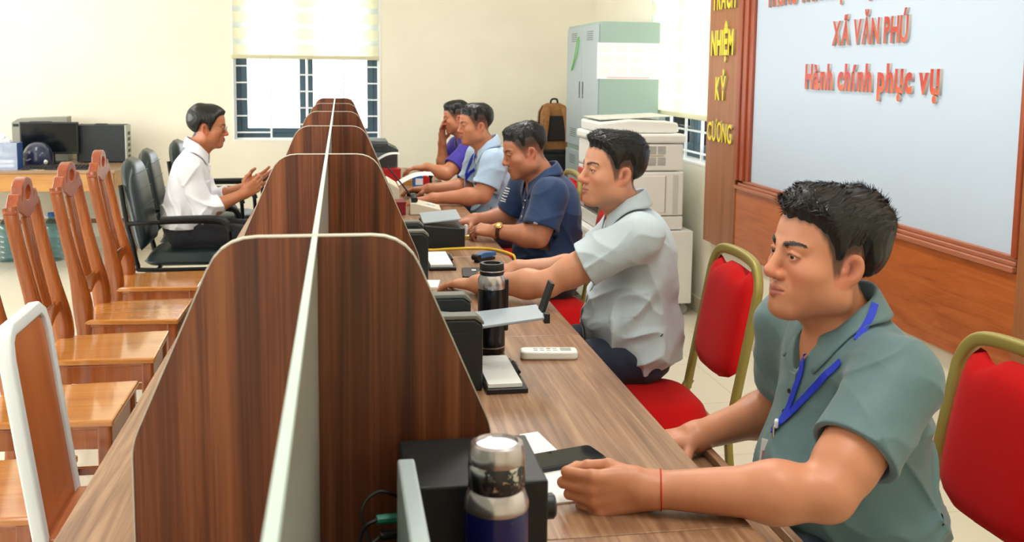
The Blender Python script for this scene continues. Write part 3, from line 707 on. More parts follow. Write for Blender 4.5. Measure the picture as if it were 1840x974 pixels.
# ================================================================ SIDE TABLE ON THE LEFT
m_tab = wood('honey_table_wood', srgb(150, 98, 44), srgb(188, 134, 70), srgb(206, 156, 92), 'x', 9, .1, .4, .1, .6); m_tabt = wood('worn_table_top', srgb(120, 92, 66), srgb(150, 122, 94), srgb(170, 144, 116), 'x', 9, .1, .35, .1, .6); m_tleg = wood('dark_table_leg', srgb(96, 54, 26), srgb(128, 76, 40), srgb(150, 96, 56), 'z', 9, .1, .4, .1, .6)
tb = thing('side_table', 'honey coloured wooden table against the back wall holding old computers', 'table', (-2.4, 7.98, 0))
tx0, tx1, ty0, ty1 = -.85, .813, -.49, .46
G().bb(tx0, tx1, ty0, ty1, .728, .75).obj('table_top', m_tabt, tb, bevel=.003)
G().bb(tx0 + .02, tx1 - .015, ty0 + .006, ty0 + .03, .60, .728).obj('front_apron', m_tab, tb, bevel=.003); G().bb(tx1 - .035, tx1 - .01, ty0 + .03, ty1 - .03, .60, .728).obj('side_apron', m_tab, tb, bevel=.003)
G().bb(tx0 + .02, tx1 - .04, ty1 - .05, ty1 - .03, .60, .728).obj('rear_apron', m_tab, tb, bevel=.003)
for x in (tx0 + .06, tx1 - .07):
    for y in (ty0 + .06, ty1 - .06): G().bb(x - .03, x + .03, y - .03, y + .03, 0, .60).obj('leg', m_tleg, tb, bevel=.003)
G().bb(tx1 - .085, tx1 - .055, ty0 + .09, ty1 - .09, .24, .28).obj('stretcher', m_tab, tb, bevel=.002); G().bb(tx0 + .09, tx1 - .1, ty1 - .075, ty1 - .05, .24, .275).obj('stretcher', m_tleg, tb, bevel=.002)
# PC tower (black) showing its side
m_pc = mat('black_steel', srgb(34, 40, 42), .5, noise=60, amt=.1); m_pcg = mat('grey_case', srgb(150, 150, 138), .5); m_scr = mat('dark_screen', srgb(10, 14, 16), .14); m_gal = mat('galvanised', srgb(176, 180, 172), .4, .6)
pc = thing('desktop_tower', 'black desktop computer tower on the table beside the monitor', 'computer', (-1.80, 8.18, .75))
G().bb(-.175, .165, -.09, .09, .008, .29).obj('case', m_pc, pc, bevel=.003); G().bb(.166, .178, -.088, .088, .008, .288).obj('rear_plate', m_gal, pc, bevel=.001)
for k in range(5): G().bb(.1785, .180, -.03, .05, .03 + k * .045, .055 + k * .045).obj('port', m_slot, pc)
G().bb(-.186, -.176, -.09, .09, .008, .292).obj('front_bezel', m_blk, pc, bevel=.003); G().bb(-.06, .02, -.03, .03, .291, .297).obj('top_grip', m_blk, pc, bevel=.002)
for sx in (-.13, .13):
    for sy in (-.06, .06): G().lathe([(.012, 0), (.012, .008)], 10, (sx, sy, 0)).obj('foot', m_blk, pc)
pg = thing('grey_computer_case', 'grey desktop computer case behind the monitor on the table', 'computer', (-2.29, 8.32, .75), .06)
G().prism([(-.20, .0), (.20, .0), (.20, .345), (-.155, .33), (-.20, .30)], 'y', -.08, .08).obj('case', m_pcg, pg, bevel=.004); G().bb(-.07, .09, -.083, -.079, .285, .31).obj('drive_slot', m_slot, pg); G().bb(-.19, -.15, -.083, -.079, .27, .29).obj('power_button', m_slot, pg)
mn = thing('monitor', 'black flat monitor on the table behind the motorcycle helmet', 'monitor', (-2.165, 8.055, .75))
G().bb(-.208, .208, -.018, .012, .072, .315).obj('housing', m_blk, mn, bevel=.006); G().bb(-.196, .196, -.0195, -.017, .09, .303).obj('screen', m_scr, mn); G().bb(-.03, .03, .0, .02, .012, .09).obj('neck', m_blk, mn, bevel=.003); G().prism(rrect(.20, .14, .03, 4), 'z', 0, .012).obj('base', m_blk, mn, bevel=.003)
# keyboard
def keyboard(name, label, loc, rz, w=.44, d=.13, group=None):
    k = thing(name, label, 'keyboard', loc, rz, group); G().prism([(-d / 2, 0), (d / 2, 0), (d / 2, .020), (-d / 2, .011)], 'x', -w / 2, w / 2).obj('keyboard_case', m_blk, k, bevel=.003)
    m_key = mat('black_key', srgb(40, 42, 44), .5); me = None
    for r_ in range(5):
        nk = 17; y = -d / 2 + .018 + r_ * (d - .036) / 4; z = .0155 + (y + d / 2) / d * .009 - .003
        for q in range(nk):
            if me is None: ob = G().prism(rrect(.019, .017, .003, 1), 'z', 0, .007).obj('key', m_key, k); me = ob.data
            else: ob = mo('key', me, None, k)
            ob.location = (-w / 2 + .022 + q * (w - .044) / (nk - 1), y, z)
    return k
keyboard('keyboard', 'black keyboard lying before the monitor on the wooden table', (-2.01, 7.62, .75), .0)
keyboard('keyboard', 'black keyboard in the pulled out tray before the man in sage green', (.655, 1.83, .671), PI / 2, .42, .12)
# helmet
def half_dome():
    g = G(); prof = []
    for k in range(17):
        a = PI / 2 * k / 16; prof.append((.108 * math.cos(a) ** .9 if k < 16 else .0001, .055 + .120 * math.sin(a)))
    return [(.100, .0), (.106, .02), (.109, .045)] + prof
m_helm = mat('navy_helmet_shell', srgb(34, 40, 74), .32, coat=.5)
hm = thing('helmet', 'navy half shell motorcycle helmet on the wooden table', 'helmet', (-2.195, 7.845, .754), .2)
ob = G().lathe(half_dome(), 36).obj('shell', m_helm, hm, smooth='auto'); ob.scale = (.96, 1.12, 1.0)
G().tube([(.104 * math.cos(a) * .97, .118 * math.sin(a), .004) for a in [2 * PI * q / 36 for q in range(36)]], .006, 8, closed=True).obj('rim_trim', m_blk, hm, smooth='auto')
G().lathe([(.014, -.003), (.016, 0), (.012, .003), (.0001, .004)], 16, (.055, -.107, .035), rot('X', PI / 2)).obj('emblem', mat('emblem_silver', srgb(206, 214, 210), .3, .4), hm, smooth='auto')
G().tube(bez([(-.045, -.115, .10), (-.075, -.135, .11), (-.085, -.13, .08), (-.07, -.125, .05), (-.04, -.12, .06)], 5), .005, 6).obj('strap', mat('strap_grey', srgb(120, 122, 130), .6), hm, smooth='auto')
# keys with a ring
ky = thing('key_bunch', 'small bunch of keys lying beside the helmet', 'keys', (-2.13, 7.535, .75)); m_brass = mat('brass', srgb(196, 170, 110), .3, .8)
G().tube([(.014 * math.cos(a), .014 * math.sin(a), .003) for a in [2 * PI * q / 16 for q in range(16)]], .0015, 5, closed=True).obj('ring', m_gal, ky); G().bb(.012, .06, -.006, .006, .0, .004).obj('key', m_brass, ky, bevel=.001); G().box((-.02, .02, .003), (.045, .01, .004), rot('Z', .8)).obj('key', m_gal, ky, bevel=.001)
props(G().bb(-1.80, -1.72, 7.60, 7.74, .75, .752).obj('cyan_card', mat('cyan_paper', srgb(130, 210, 220), .6)), 'cyan paper card lying near the right end of the wooden table', 'card')
# blue notice box
m_nb = mat('notice_blue', srgb(52, 88, 160), .4, noise=8, amt=.12); m_nw = mat('notice_white', srgb(236, 238, 244), .5); m_acr = mat('acrylic_clear', srgb(206, 216, 232), .1, alpha=.35)
nb = thing('notice_box', 'blue printed acrylic notice box with white text on the wooden table', 'sign', (-2.445, 7.62, .75))
G().bb(-.20, .19, -.075, .075, 0, .19).obj('box', m_nb, nb, bevel=.002); G().bb(-.205, .195, -.08, -.0765, .0, .195).obj('acrylic_front', m_acr, nb)
print_text('printed_line', 'HỖ TRỢ', .042, m_nw, nb, (.10, -.0757, .128), R_NEGY, .95, .001, 'RIGHT'); print_text('printed_line', 'DỊCH VỤ CÔNG', .042, m_nw, nb, (.15, -.0757, .098), R_NEGY, .95, .001, 'RIGHT')
for z in (.020, .050): G().bb(-.19, .172, -.0762, -.0755, z, z + .024).obj('printed_bar', m_nw, nb)
G().bb(.10, .165, -.0762, -.0755, .172, .177).obj('printed_logo', m_nw, nb)
# bottle with green cap behind the box
m_pet = thin_clear('clear_pet', (.86, .93, .90, 1)); m_gcap = mat('green_cap', srgb(70, 160, 40), .4)
gb = thing('water_bottle', 'small clear bottle with a green cap behind the blue notice box', 'bottle', (-2.44, 7.80, .75))
G().lathe([(.028, 0), (.032, .01), (.032, .13), (.028, .15), (.014, .185), (.013, .20)], 20).obj('bottle_body', m_pet, gb, smooth='auto'); G().lathe([(.015, .196), (.015, .215), (.013, .217), (.0001, .217)], 16).obj('cap', m_gcap, gb, smooth='auto')
bgS = G(); rr_ = random.Random(4)
for j in range(5):
    for k in range(12):
        a = 2 * PI * k / 12; q = (.065 * math.cos(j / 4 * PI / 2) + .002) * (1 + rr_.uniform(-.18, .18)); bgS.v.append(Vector((q * math.cos(a), q * math.sin(a) * .7, .06 * math.sin(j / 4 * PI / 2) * (1 + rr_.uniform(-.2, .2)))))
bgS.f = [(j * 12 + k, j * 12 + (k + 1) % 12, (j + 1) * 12 + (k + 1) % 12, (j + 1) * 12 + k) for j in range(4) for k in range(12)] + [tuple(range(11, -1, -1)), tuple(48 + k for k in range(12))]
ob = bgS.obj('plastic_bag', mat('milky_plastic', srgb(225, 228, 232), .3, alpha=.8), None); ob.location = (-2.37, 7.62, .942); props(ob, 'crumpled clear plastic bag on top of the blue notice box', 'plastic bag')
# big water bottles on the floor
m_wb = thin_clear('blue_pet', (.50, .72, .80, 1)); m_bcap = mat('blue_cap', srgb(34, 96, 180), .4)
def water_jug(label, loc):
    r = thing('water_jug', label, 'bottle', loc, 0, 'large water bottles under the table'); prof = [(.055, 0), (.076, .008), (.08, .02)]
    for k in range(5): prof += [(.08, .035 + k * .04), (.075, .045 + k * .04), (.08, .06 + k * .04)]
    prof += [(.08, .25), (.07, .285), (.045, .315), (.026, .33), (.025, .345)]
    G().lathe(prof, 28).obj('bottle_body', m_wb, r, smooth='auto'); G().lathe([(.029, .34), (.030, .366), (.027, .37), (.0001, .37)], 20).obj('cap', m_bcap, r, smooth='auto')
    G().tube(bez([(-.03, 0, .338), (-.06, 0, .345), (-.085, 0, .362), (-.07, 0, .35), (-.03, 0, .33)], 4), .005, 6).obj('handle', m_nw, r, smooth='auto'); return r
water_jug('large clear blue capped water bottle nearest the left picture edge on the floor', (-2.50, 8.08, 0)); water_jug('large clear blue capped water bottle partly behind a wooden chair back', (-2.18, 8.08, 0))

# ================================================================ DESK EQUIPMENT
m_prb = mat('printer_black', srgb(30, 34, 36), .42); m_prg = mat('printer_grey_trim', srgb(112, 112, 104), .5); m_tr = mat('tray_grey', srgb(160, 172, 182), .35)
def laser_printer(label, loc, rz=0, tray=True):
    """faces +x; two raised cheeks with a paper channel between them and a folding tray"""
    r = thing('laser_printer', label, 'printer', loc, rz, 'black laser printers on the desk row')
    G().bb(-.27, .0, -.09, .09, 0, .12).obj('body', m_prb, r, bevel=.006)
    for s in (-1, 1):
        y0, y1 = (s * .09, s * .13) if s > 0 else (s * .13, s * .09)
        ck = G().prism([(-.27, 0), (.0, 0), (.0, .158), (-.02, .172), (-.27, .172)], 'y', y0, y1).obj('cheek', m_prb, r, bevel=.006)
        G().prism([(-.27, .172), (-.02, .172), (.002, .158), (.002, .166), (-.015, .182), (-.27, .182)], 'y', y0 - .001, y1 + .001).obj('trim', m_prg, ck, bevel=.003)
        G().bb(-.13, -.03, s * .131 - .001, s * .131 + .001, .02, .14).obj('side_door', m_prb, ck, bevel=.001); G().bb(-.12, -.07, s * .1325 - .0008, s * .1325 + .0008, .125, .132).obj('grip', m_prg, ck)
    G().prism([(-.27, .12), (-.03, .12), (-.03, .135), (-.27, .165)], 'y', -.089, .089).obj('paper_slope', m_tr, r, bevel=.003)
    if tray:
        t = G().add([(-.05, -.075, .128), (.165, -.065, .150), (.165, .065, .150), (-.05, .075, .128), (-.05, -.075, .135), (.165, -.065, .157), (.165, .065, .157), (-.05, .075, .135)], [(0, 3, 2, 1), (4, 5, 6, 7), (0, 1, 5, 4), (1, 2, 6, 5), (2, 3, 7, 6), (3, 0, 4, 7)]).obj('output_tray', m_tr, r, bevel=.002)
        G().box((.175, .0, .188), (.008, .05, .085), rot('Y', .32)).obj('paper_stop', m_prb, t, bevel=.002); G().box((.06, .02, .144), (.08, .012, .004), rot('Y', -.10)).obj('slot', m_prb, t); G().box((-.03, -.03, .141), (.02, .03, .006), rot('Y', -.10)).obj('catch', m_prb, t)
        G().bb(.158, .172, -.068, -.05, .14, .165).obj('hinge', m_prb, t, bevel=.002)
    return r
laser_printer('black laser printer with raised grey paper tray before the man in pale grey-blue', (.325, 2.385, .75))
laser_printer('black laser printer before the man in navy with no tray extended', (.305, 3.62, .75), 0, False)
# notepads on black boards with a pen
def notepad(label, x0, x1, y0, y1, pen=True):
    c = ((x0 + x1) / 2, (y0 + y1) / 2, .75); r = thing('notepad', label, 'notepad', c, 0, 'notepads on black boards'); w, d = (x1 - x0) / 2, (y1 - y0) / 2
    G().bb(-w, w, -d, d, 0, .012).obj('board', m_blk, r, bevel=.002); G().bb(-w + .004, w - .012, -d + .012, d - .006, .012, .022).obj('paper_block', m_paper, r, bevel=.001)
    if pen:
        p = G().tube([(w - .004, -d * .2, .020), (w - .006, d * .45, .022)], .0045, 8).obj('pen', m_blk, r, smooth='auto'); G().tube([(w - .001, d * .05, .027), (w - .002, d * .3, .028)], .0015, 6).obj('clip', m_line, p)
    return r
notepad('white notepad on a black board with a pen beside the near printer', .331, .428, 2.225, 2.475); notepad('white notepad on a black board with a pen beside the farther printer', .325, .425, 3.665, 3.95)
# remote control
rm = thing('remote_control', 'white air conditioner remote control lying on the desk', 'remote control', (.535, 2.505, .75), -.12); m_rw = mat('remote_white', srgb(240, 240, 234), .35)
G().prism(rrect(.15, .052, .014, 4), 'z', 0, .022).obj('case', m_rw, rm, bevel=.006, seg=3); G().bb(.030, .058, -.014, .014, .0215, .0228).obj('display', mat('lcd_grey', srgb(168, 174, 166), .2), rm)
for i in range(4):
    for j in range(2): G().prism(rrect(.012, .007, .003, 2), 'z', .0215, .0235).obj('button', mat('button_pink', srgb(226, 150, 140), .5) if (i == 2 and j) else mat('button_grey', srgb(206, 206, 202), .5), rm, loc=(-.035 + i * .017, -.009 + j * .016, 0))
# thermoses
m_steel = mat('polished_steel', srgb(196, 190, 194), .24, .9)
def worn(name, col, wear):
    t = NT(name); nz = t.n('TexNoise', Scale=26.0, Detail=5.0, Roughness=.65); t.l(t.coords(), nz.inputs['Vector']); th = t.n('Math', operation='GREATER_THAN'); th.inputs[1].default_value = wear; t.l(nz.outputs['Fac'], th.inputs[0])
    mx = t.n('Mix', data_type='RGBA'); t.l(th.outputs[0], mx.inputs[0]); mx.inputs[6].default_value = col; mx.inputs[7].default_value = srgb(206, 202, 200); t.l(mx.outputs[2], t.b.inputs['Base Color']); t.l(th.outputs[0], t.b.inputs['Metallic'])
    t.b.inputs['Roughness'].default_value = .22; return t.m
m_bluew = worn('worn_blue_enamel', srgb(20, 24, 92), .66); m_capw = worn('worn_dark_cap', srgb(40, 40, 46), .47); m_blackw = worn('worn_black_enamel', srgb(20, 20, 24), .70)
t1 = thing('thermos_flask', 'dark blue steel thermos flask with worn paint nearest the camera', 'thermos', (.170, 1.065, .75)); r0 = .0362
G().lathe([(r0 * .9, 0), (r0, .004), (r0, .256), (r0 * .99, .262)], 48).obj('bottle_body', m_bluew, t1, smooth='auto')
G().lathe([(r0, .262), (r0 * 1.02, .264), (r0 * 1.0, .270), (r0 * .88, .282), (r0 * .80, .285)], 48).obj('steel_shoulder', m_steel, t1, smooth='auto')
cp = G().lathe([(r0 * .84, .285), (r0 * .89, .288), (r0 * .89, .312), (r0 * .86, .315)], 48).obj('cap', m_capw, t1, smooth='auto'); G().lathe([(r0 * .86, .315), (r0 * .88, .317), (r0 * .87, .328), (r0 * .80, .336), (r0 * .66, .338), (r0 * .62, .335)], 48).obj('cap_rim', m_steel, cp, smooth='auto'); G().lathe([(r0 * .64, .3345), (.0001, .3350)], 48).obj('cap_disc', mat('cap_grey', srgb(132, 128, 138), .85, spec=.1), cp)
t2 = thing('thermos_flask', 'black glass and steel thermos flask standing behind the grey printer tray', 'thermos', (.392, 2.57, .75)); r0 = .0365
G().lathe([(r0 * .85, 0), (r0, .006), (r0, .172), (r0 * .99, .176)], 40).obj('bottle_body', m_blackw, t2, smooth='auto'); G().lathe([(r0 * .99, .176), (r0 * 1.01, .18), (r0 * 1.0, .20), (r0 * .84, .212)], 40).obj('steel_shoulder', m_steel, t2, smooth='auto')
cp = G().lathe([(r0 * .84, .212), (r0 * .88, .215), (r0 * .88, .238), (r0 * .84, .243), (r0 * .62, .243), (r0 * .60, .236), (.0001, .236)], 40).obj('lid', m_blk, t2, smooth='auto'); G().lathe([(r0 * .885, .222), (r0 * .9, .2235), (r0 * .885, .225)], 40).obj('lid_ring', m_steel, cp, smooth='auto')
G().lathe([(r0 * 1.004, .018), (r0 * 1.01, .020), (r0 * 1.004, .022)], 40).obj('steel_ring', m_steel, t2, smooth='auto'); G().box((r0 * 1.05, 0, .13), (.012, .02, .14)).obj('strap_handle', m_blk, t2, bevel=.004)
# speaker box with knob and cables
sp = thing('speaker_box', 'black subwoofer speaker box with audio cables before the near screen', 'speaker', (.158, 1.203, .75)); m_spk = mat('black_vinyl_wood', srgb(22, 25, 27), .5, noise=80, amt=.12)
G().bb(-.085, .085, -.077, .077, .006, .262).obj('box', m_spk, sp, bevel=.003); G().lathe([(.016, 0), (.016, .012), (.013, .015), (.0001, .015)], 20, (.085, -.045, .215), rot('Y', PI / 2)).obj('volume_knob', m_blk, sp, smooth='auto')
G().bb(-.089, -.085, -.055, .055, .06, .22).obj('rear_plate', m_blk, sp, bevel=.001)
m_gplug = mat('green_plug', srgb(34, 120, 104), .4); m_cabl = mat('black_cable', srgb(16, 16, 17), .45)
pg_ = G().tube([(-.089, -.03, .205), (-.118, -.034, .206)], .006, 10).obj('audio_plug', m_gplug, sp, smooth='auto'); G().tube([(-.089, -.03, .185), (-.114, -.034, .185)], .006, 10).obj('audio_plug', m_blk, sp, smooth='auto')
for q in ([(-.118, -.034, .206), (-.135, -.04, .195), (-.14, -.04, .14), (-.115, -.05, .06), (-.10, -.05, .006)], [(-.114, -.034, .185), (-.13, -.045, .17), (-.128, -.04, .12), (-.15, -.03, .05), (-.14, -.05, .006)], [(-.089, .02, .21), (-.115, .015, .22), (-.135, .0, .20), (-.12, -.02, .13), (-.15, -.05, .03)]):
    G().tube(bez(q, 6), .0022, 6).obj('cable', m_cabl, sp, smooth='auto')
for sx in (-.07, .07):
    for sy in (-.06, .06): G().lathe([(.008, 0), (.008, .006)], 10, (sx, sy, 0)).obj('foot', m_blk, sp)
# monitor seen edge on, facing the near man
m_sil = mat('silver_plastic', srgb(176, 190, 192), .35, .2)
ms = thing('monitor', 'slim silver edged monitor seen edge on beside the blue thermos', 'monitor', (.072, .92, .75))
G().bb(-.010, .010, -.20, .198, .085, .302).obj('housing', m_sil, ms, bevel=.003); G().bb(.0095, .0115, -.19, .19, .095, .293).obj('screen', m_scr, ms); G().bb(-.03, -.008, -.03, .03, .01, .16).obj('neck', m_blk, ms, bevel=.003); G().prism(rrect(.12, .20, .02, 4), 'z', 0, .010).obj('base', m_blk, ms, loc=(-.02, 0, 0), bevel=.002)
# papers and phone by the near man
def sheet(name, label, pts, t=.0012, material=None, cat='paper', group=None):
    return props(G().prism(pts, 'z', .75, .75 + t).obj(name, material or m_paper), label, cat, group)
sheet('paper_sheet', 'white printed papers under the phone beside the closed fist', [(.335, 1.625), (.405, 1.63), (.43, 1.80), (.40, 1.97), (.36, 1.96)], .003)
ph = thing('smartphone', 'black smartphone lying on white papers near the closed fist', 'phone', (.418, 1.808, .7532), .62 - PI / 2 - .35); m_ps = mat('phone_glass', srgb(18, 22, 28), .06)
G().prism(rrect(.074, .155, .010, 4), 'z', 0, .0085).obj('case', m_blk, ph, bevel=.002); G().prism(rrect(.068, .148, .008, 4), 'z', .0085, .0092).obj('screen', m_ps, ph)
ph2 = thing('smartphone', 'black smartphone lying flat behind the black thermos', 'phone', (.475, 3.60, .75), -.1)
G().prism(rrect(.072, .165, .010, 4), 'z', 0, .008).obj('case', m_blk, ph2, bevel=.002); G().bb(.0, .016, .02, .04, .008, .0084).obj('logo', m_nw, ph2)
# mouse under the hand of the pale shirted man, blue stapler
def mouse(label, loc, rz, material):
    r = thing('computer_mouse', label, 'mouse', loc, rz, 'computer mice'); prof = []
    g = G(); n = 16; V = []
    for j in range(7):
        a = PI / 2 * j / 6; s_ = math.cos(a)
        for k in range(n):
            b = 2 * PI * k / n; V.append((.052 * s_ ** .6 * math.cos(b), .029 * s_ ** .6 * math.sin(b), .002 + .032 * math.sin(a) * (1 - .2 * math.cos(b) * s_)))
    F = [(j * n + k, j * n + (k + 1) % n, (j + 1) * n + (k + 1) % n, (j + 1) * n + k) for j in range(6) for k in range(n)] + [tuple(range(n - 1, -1, -1))]
    g.add(V, F).obj('shell', material, r, smooth='auto'); G().lathe([(.006, -.003), (.006, .003)], 12, (-.025, 0, .028), rot('X', PI / 2)).obj('scroll_wheel', m_line, r); return r
mouse('black mouse under the hand of the man in pale grey-blue', (.545, 3.505, .75), .2, m_blk); mouse('black mouse under the hand of the man with the lanyard', (.435, 5.875, .75), .2, m_blk)
sp_ = thing('stapler', 'small blue stapler on the desk beyond the black thermos', 'stapler', (.56, 3.85, .75), .75); m_bst = mat('stapler_blue', srgb(58, 104, 160), .35)
G().bb(-.055, .05, -.012, .012, 0, .010).obj('base', m_blk, sp_, bevel=.002); G().prism([(-.05, .014), (.055, .014), (.055, .030), (-.02, .036), (-.05, .030)], 'y', -.014, .014).obj('arm', m_bst, sp_, bevel=.003); G().lathe([(.012, -.016), (.012, .016)], 14, (-.055, 0, .02), rot('X', PI / 2)).obj('hinge', m_blk, sp_, smooth='auto')
sheet('paper_sheet', 'white paper under the outstretched fingers beside the second screen', [(.235, 3.36), (.325, 3.35), (.345, 3.47), (.25, 3.48)], .008)
# scanner in front of the man in navy, yellow cable
sn = thing('document_scanner', 'black document scanner with a white lid tray before the man in navy', 'scanner', (.43, 4.24, .75))
G().prism([(-.09, 0), (.085, 0), (.085, .085), (-.09, .10)], 'y', -.11, .13).obj('body', m_prb, sn, bevel=.006)
G().add([(-.09, -.10, .104), (.07, -.09, .118), (.07, .10, .132), (-.09, .12, .115), (-.09, -.10, .109), (.07, -.09, .123), (.07, .10, .137), (-.09, .12, .12)], [(0, 3, 2, 1), (4, 5, 6, 7), (0, 1, 5, 4), (1, 2, 6, 5), (2, 3, 7, 6), (3, 0, 4, 7)]).obj('lid_tray', m_tr, sn, bevel=.001); G().box((-.01, .0, .121), (.06, .004, .003), rot('Y', -.1)).obj('slot', m_prb, sn)
yc = G().tube(bez([(.33, 4.02, .80), (.35, 4.075, .757), (.44, 4.09, .755), (.53, 4.10, .755), (.60, 4.085, .755), (.645, 4.02, .757), (.674, 3.94, .758), (.69, 3.91, .74), (.700, 3.90, .62)], 8), .0055, 8).obj('network_cable', mat('yellow_cable', srgb(226, 184, 44), .45), None, smooth='auto'); props(yc, 'yellow network cable running across the desk edge', 'cable')
# small phone-like card held by the man in navy
cd = thing('ink_pad', 'small white and brass stamp under the hands of the man in navy', 'stamp', (.545, 4.345, .75)); G().bb(-.018, .018, -.014, .014, 0, .02).obj('base', m_brass, cd, bevel=.002); G().lathe([(.006, .02), (.009, .05), (.008, .065), (.0001, .068)], 14).obj('grip', m_nw, cd, smooth='auto')
# ---- station of the man with the lanyard
m_cream = mat('cream_plastic', srgb(222, 216, 194), .45); m_redb = mat('red_plastic', srgb(196, 30, 36), .4)
tl = thing('desk_telephone', 'cream desk telephone with a black handset before the man with the lanyard', 'telephone', (.43, 5.19, .75), -.05)
G().prism([(-.075, 0), (.085, 0), (.085, .028), (-.05, .062), (-.075, .062)], 'y', -.085, .10).obj('base', m_cream, tl, bevel=.005)
for i in range(3):
    for j in range(4): G().box((.035 - i * .0 + j * .012 - .02, -.02 + i * .022, .05 - (j * .012) * .25), (.009, .014, .005), rot('Y', .24)).obj('key_button', m_nw, tl, bevel=.001)
G().tube(bez([(-.05, -.07, .075), (-.055, -.03, .088), (-.055, .03, .088), (-.05, .08, .075)], 4), 1.0, sec=rrect(.026, .032, .008, 2), up=(0, 0, 1)).obj('handset', m_blk, tl, smooth='auto')
G().tube([(-.055, -.06, .08), (-.19, -.02, .245)], .004, 8).obj('antenna', m_blk, tl, smooth='auto')
cr = thing('cream_printer', 'cream printer with curled paper sheets behind the third screen', 'printer', (.205, 5.66, .75)); G().prism([(-.09, 0), (.115, 0), (.115, .09), (.06, .125), (-.09, .13)], 'y', -.15, .17).obj('body', m_cream, cr, bevel=.006); G().bb(.02, .116, -.12, .14, .02, .06).obj('front_tray', m_cop2, cr, bevel=.003)
def curl(label, x0, x1, y0, y1, z0, z1):
    n = 10; V = []
    for k in range(n + 1):
        t = k / n; x = x0 + (x1 - x0) * t; z = z0 + (z1 - z0) * t + .022 * math.sin(t * PI)
        V += [(x, y0, z), (x, y1, z), (x, y0, z + .0012), (x, y1, z + .0012)]
    F = []
    for k in range(n):
        a = 4 * k; F += [(a, a + 4, a + 5, a + 1), (a + 2, a + 3, a + 7, a + 6), (a, a + 2, a + 6, a + 4), (a + 1, a + 5, a + 7, a + 3)]
    F += [(0, 1, 3, 2), (4 * n, 4 * n + 2, 4 * n + 3, 4 * n + 1)]
    return props(G().add(V, F).obj('paper_sheet', m_paper, None, smooth='auto'), label, 'paper', 'curled paper sheets')
curl('curled white sheet standing out of the cream printer', .322, .52, 5.60, 5.80, .845, .90); curl('curled white sheet lower than the grey printer at the far end', .22, .385, 6.55, 6.705, .88, .94)
rb = thing('red_box', 'red plastic file box beyond the curled papers on the far desk', 'box', (.335, 6.60, .75)); G().bb(-.06, .055, -.05, .05, 0, .085).obj('body', m_redb, rb, bevel=.003); G().bb(-.062, .057, -.052, .052, .085, .095).obj('lid', m_redb, rb, bevel=.002)
wb = thing('wooden_box', 'small open wooden tray beside the red file box', 'tray', (.455, 6.46, .75)); 
G().bb(-.055, .06, -.06, .06, 0, .008).obj('bottom', m_tab, wb); 
for a in ((-.055, .06, -.06, -.052), (-.055, .06, .052, .06), (-.055, -.047, -.052, .052), (.052, .06, -.052, .052)): G().bb(*a, .008, .035).obj('side', m_tab, wb, bevel=.001)
bb_ = thing('blue_box', 'small blue carton beside the rubber stamp', 'box', (.475, 6.22, .75)); G().bb(-.03, .03, -.03, .03, 0, .085).obj('carton', mat('carton_blue', srgb(40, 110, 190), .45), bb_, bevel=.002); G().bb(-.015, .031, -.0305, .0, .03, .07).obj('label_patch', m_nw, bb_)
st_ = thing('rubber_stamp', 'black handled rubber stamp on a red ink pad', 'stamp', (.555, 6.20, .75)); G().bb(-.045, .045, -.03, .03, 0, .016).obj('ink_pad', m_redb, st_, bevel=.003); G().lathe([(.018, .016), (.018, .026), (.008, .032), (.007, .065), (.013, .08), (.014, .095), (.008, .105), (.0001, .106)], 20).obj('handle', m_blk, st_, smooth='auto')
rw = thing('tape_roll', 'red and white tape dispenser behind the blue carton', 'tape', (.53, 6.34, .75)); G().lathe([(.022, -.014), (.035, -.014), (.035, .014), (.022, .014)], 20, (0, 0, .036), rot('X', PI / 2)).obj('roll', m_redb, rw, smooth='auto'); G().bb(-.04, .04, -.012, .012, 0, .02).obj('base', m_nw, rw, bevel=.003)
rdf = thing('red_folder_box', 'dark red box at the foot of the desk telephone', 'box', (.28, 5.17, .75)); G().bb(-.05, .05, -.06, .06, 0, .06).obj('body', mat('dark_red', srgb(130, 24, 30), .5), rdf, bevel=.003); G().bb(-.052, .052, -.062, .062, .06, .068).obj('lid', mat('dark_red', srgb(130, 24, 30), .5), rdf, bevel=.002)
# grey printer at the far end
gp = thing('grey_printer', 'dark grey printer standing at the far end of the desk row', 'printer', (.265, 6.88, .75)); m_gp = mat('printer_slate', srgb(96, 104, 106), .45); m_gp2 = mat('printer_dark_band', srgb(48, 54, 58), .4)
G().bb(-.08, .115, -.16, .16, 0, .19).obj('body', m_gp, gp, bevel=.006); G().prism([(-.082, .19), (.12, .19), (.12, .205), (.06, .235), (-.082, .235)], 'y', -.162, .162).obj('top_cover', m_gp2, gp, bevel=.004); G().prism([(-.08, .236), (.055, .236), (.05, .262), (-.08, .266)], 'y', -.14, .15).obj('scanner_lid', m_gp, gp, bevel=.004)
for k in range(4): G().lathe([(.006, 0), (.006, .003)], 10, (.09 - .008 * k, -.10 + .03 * k, .222)).obj('button', m_prg, gp)
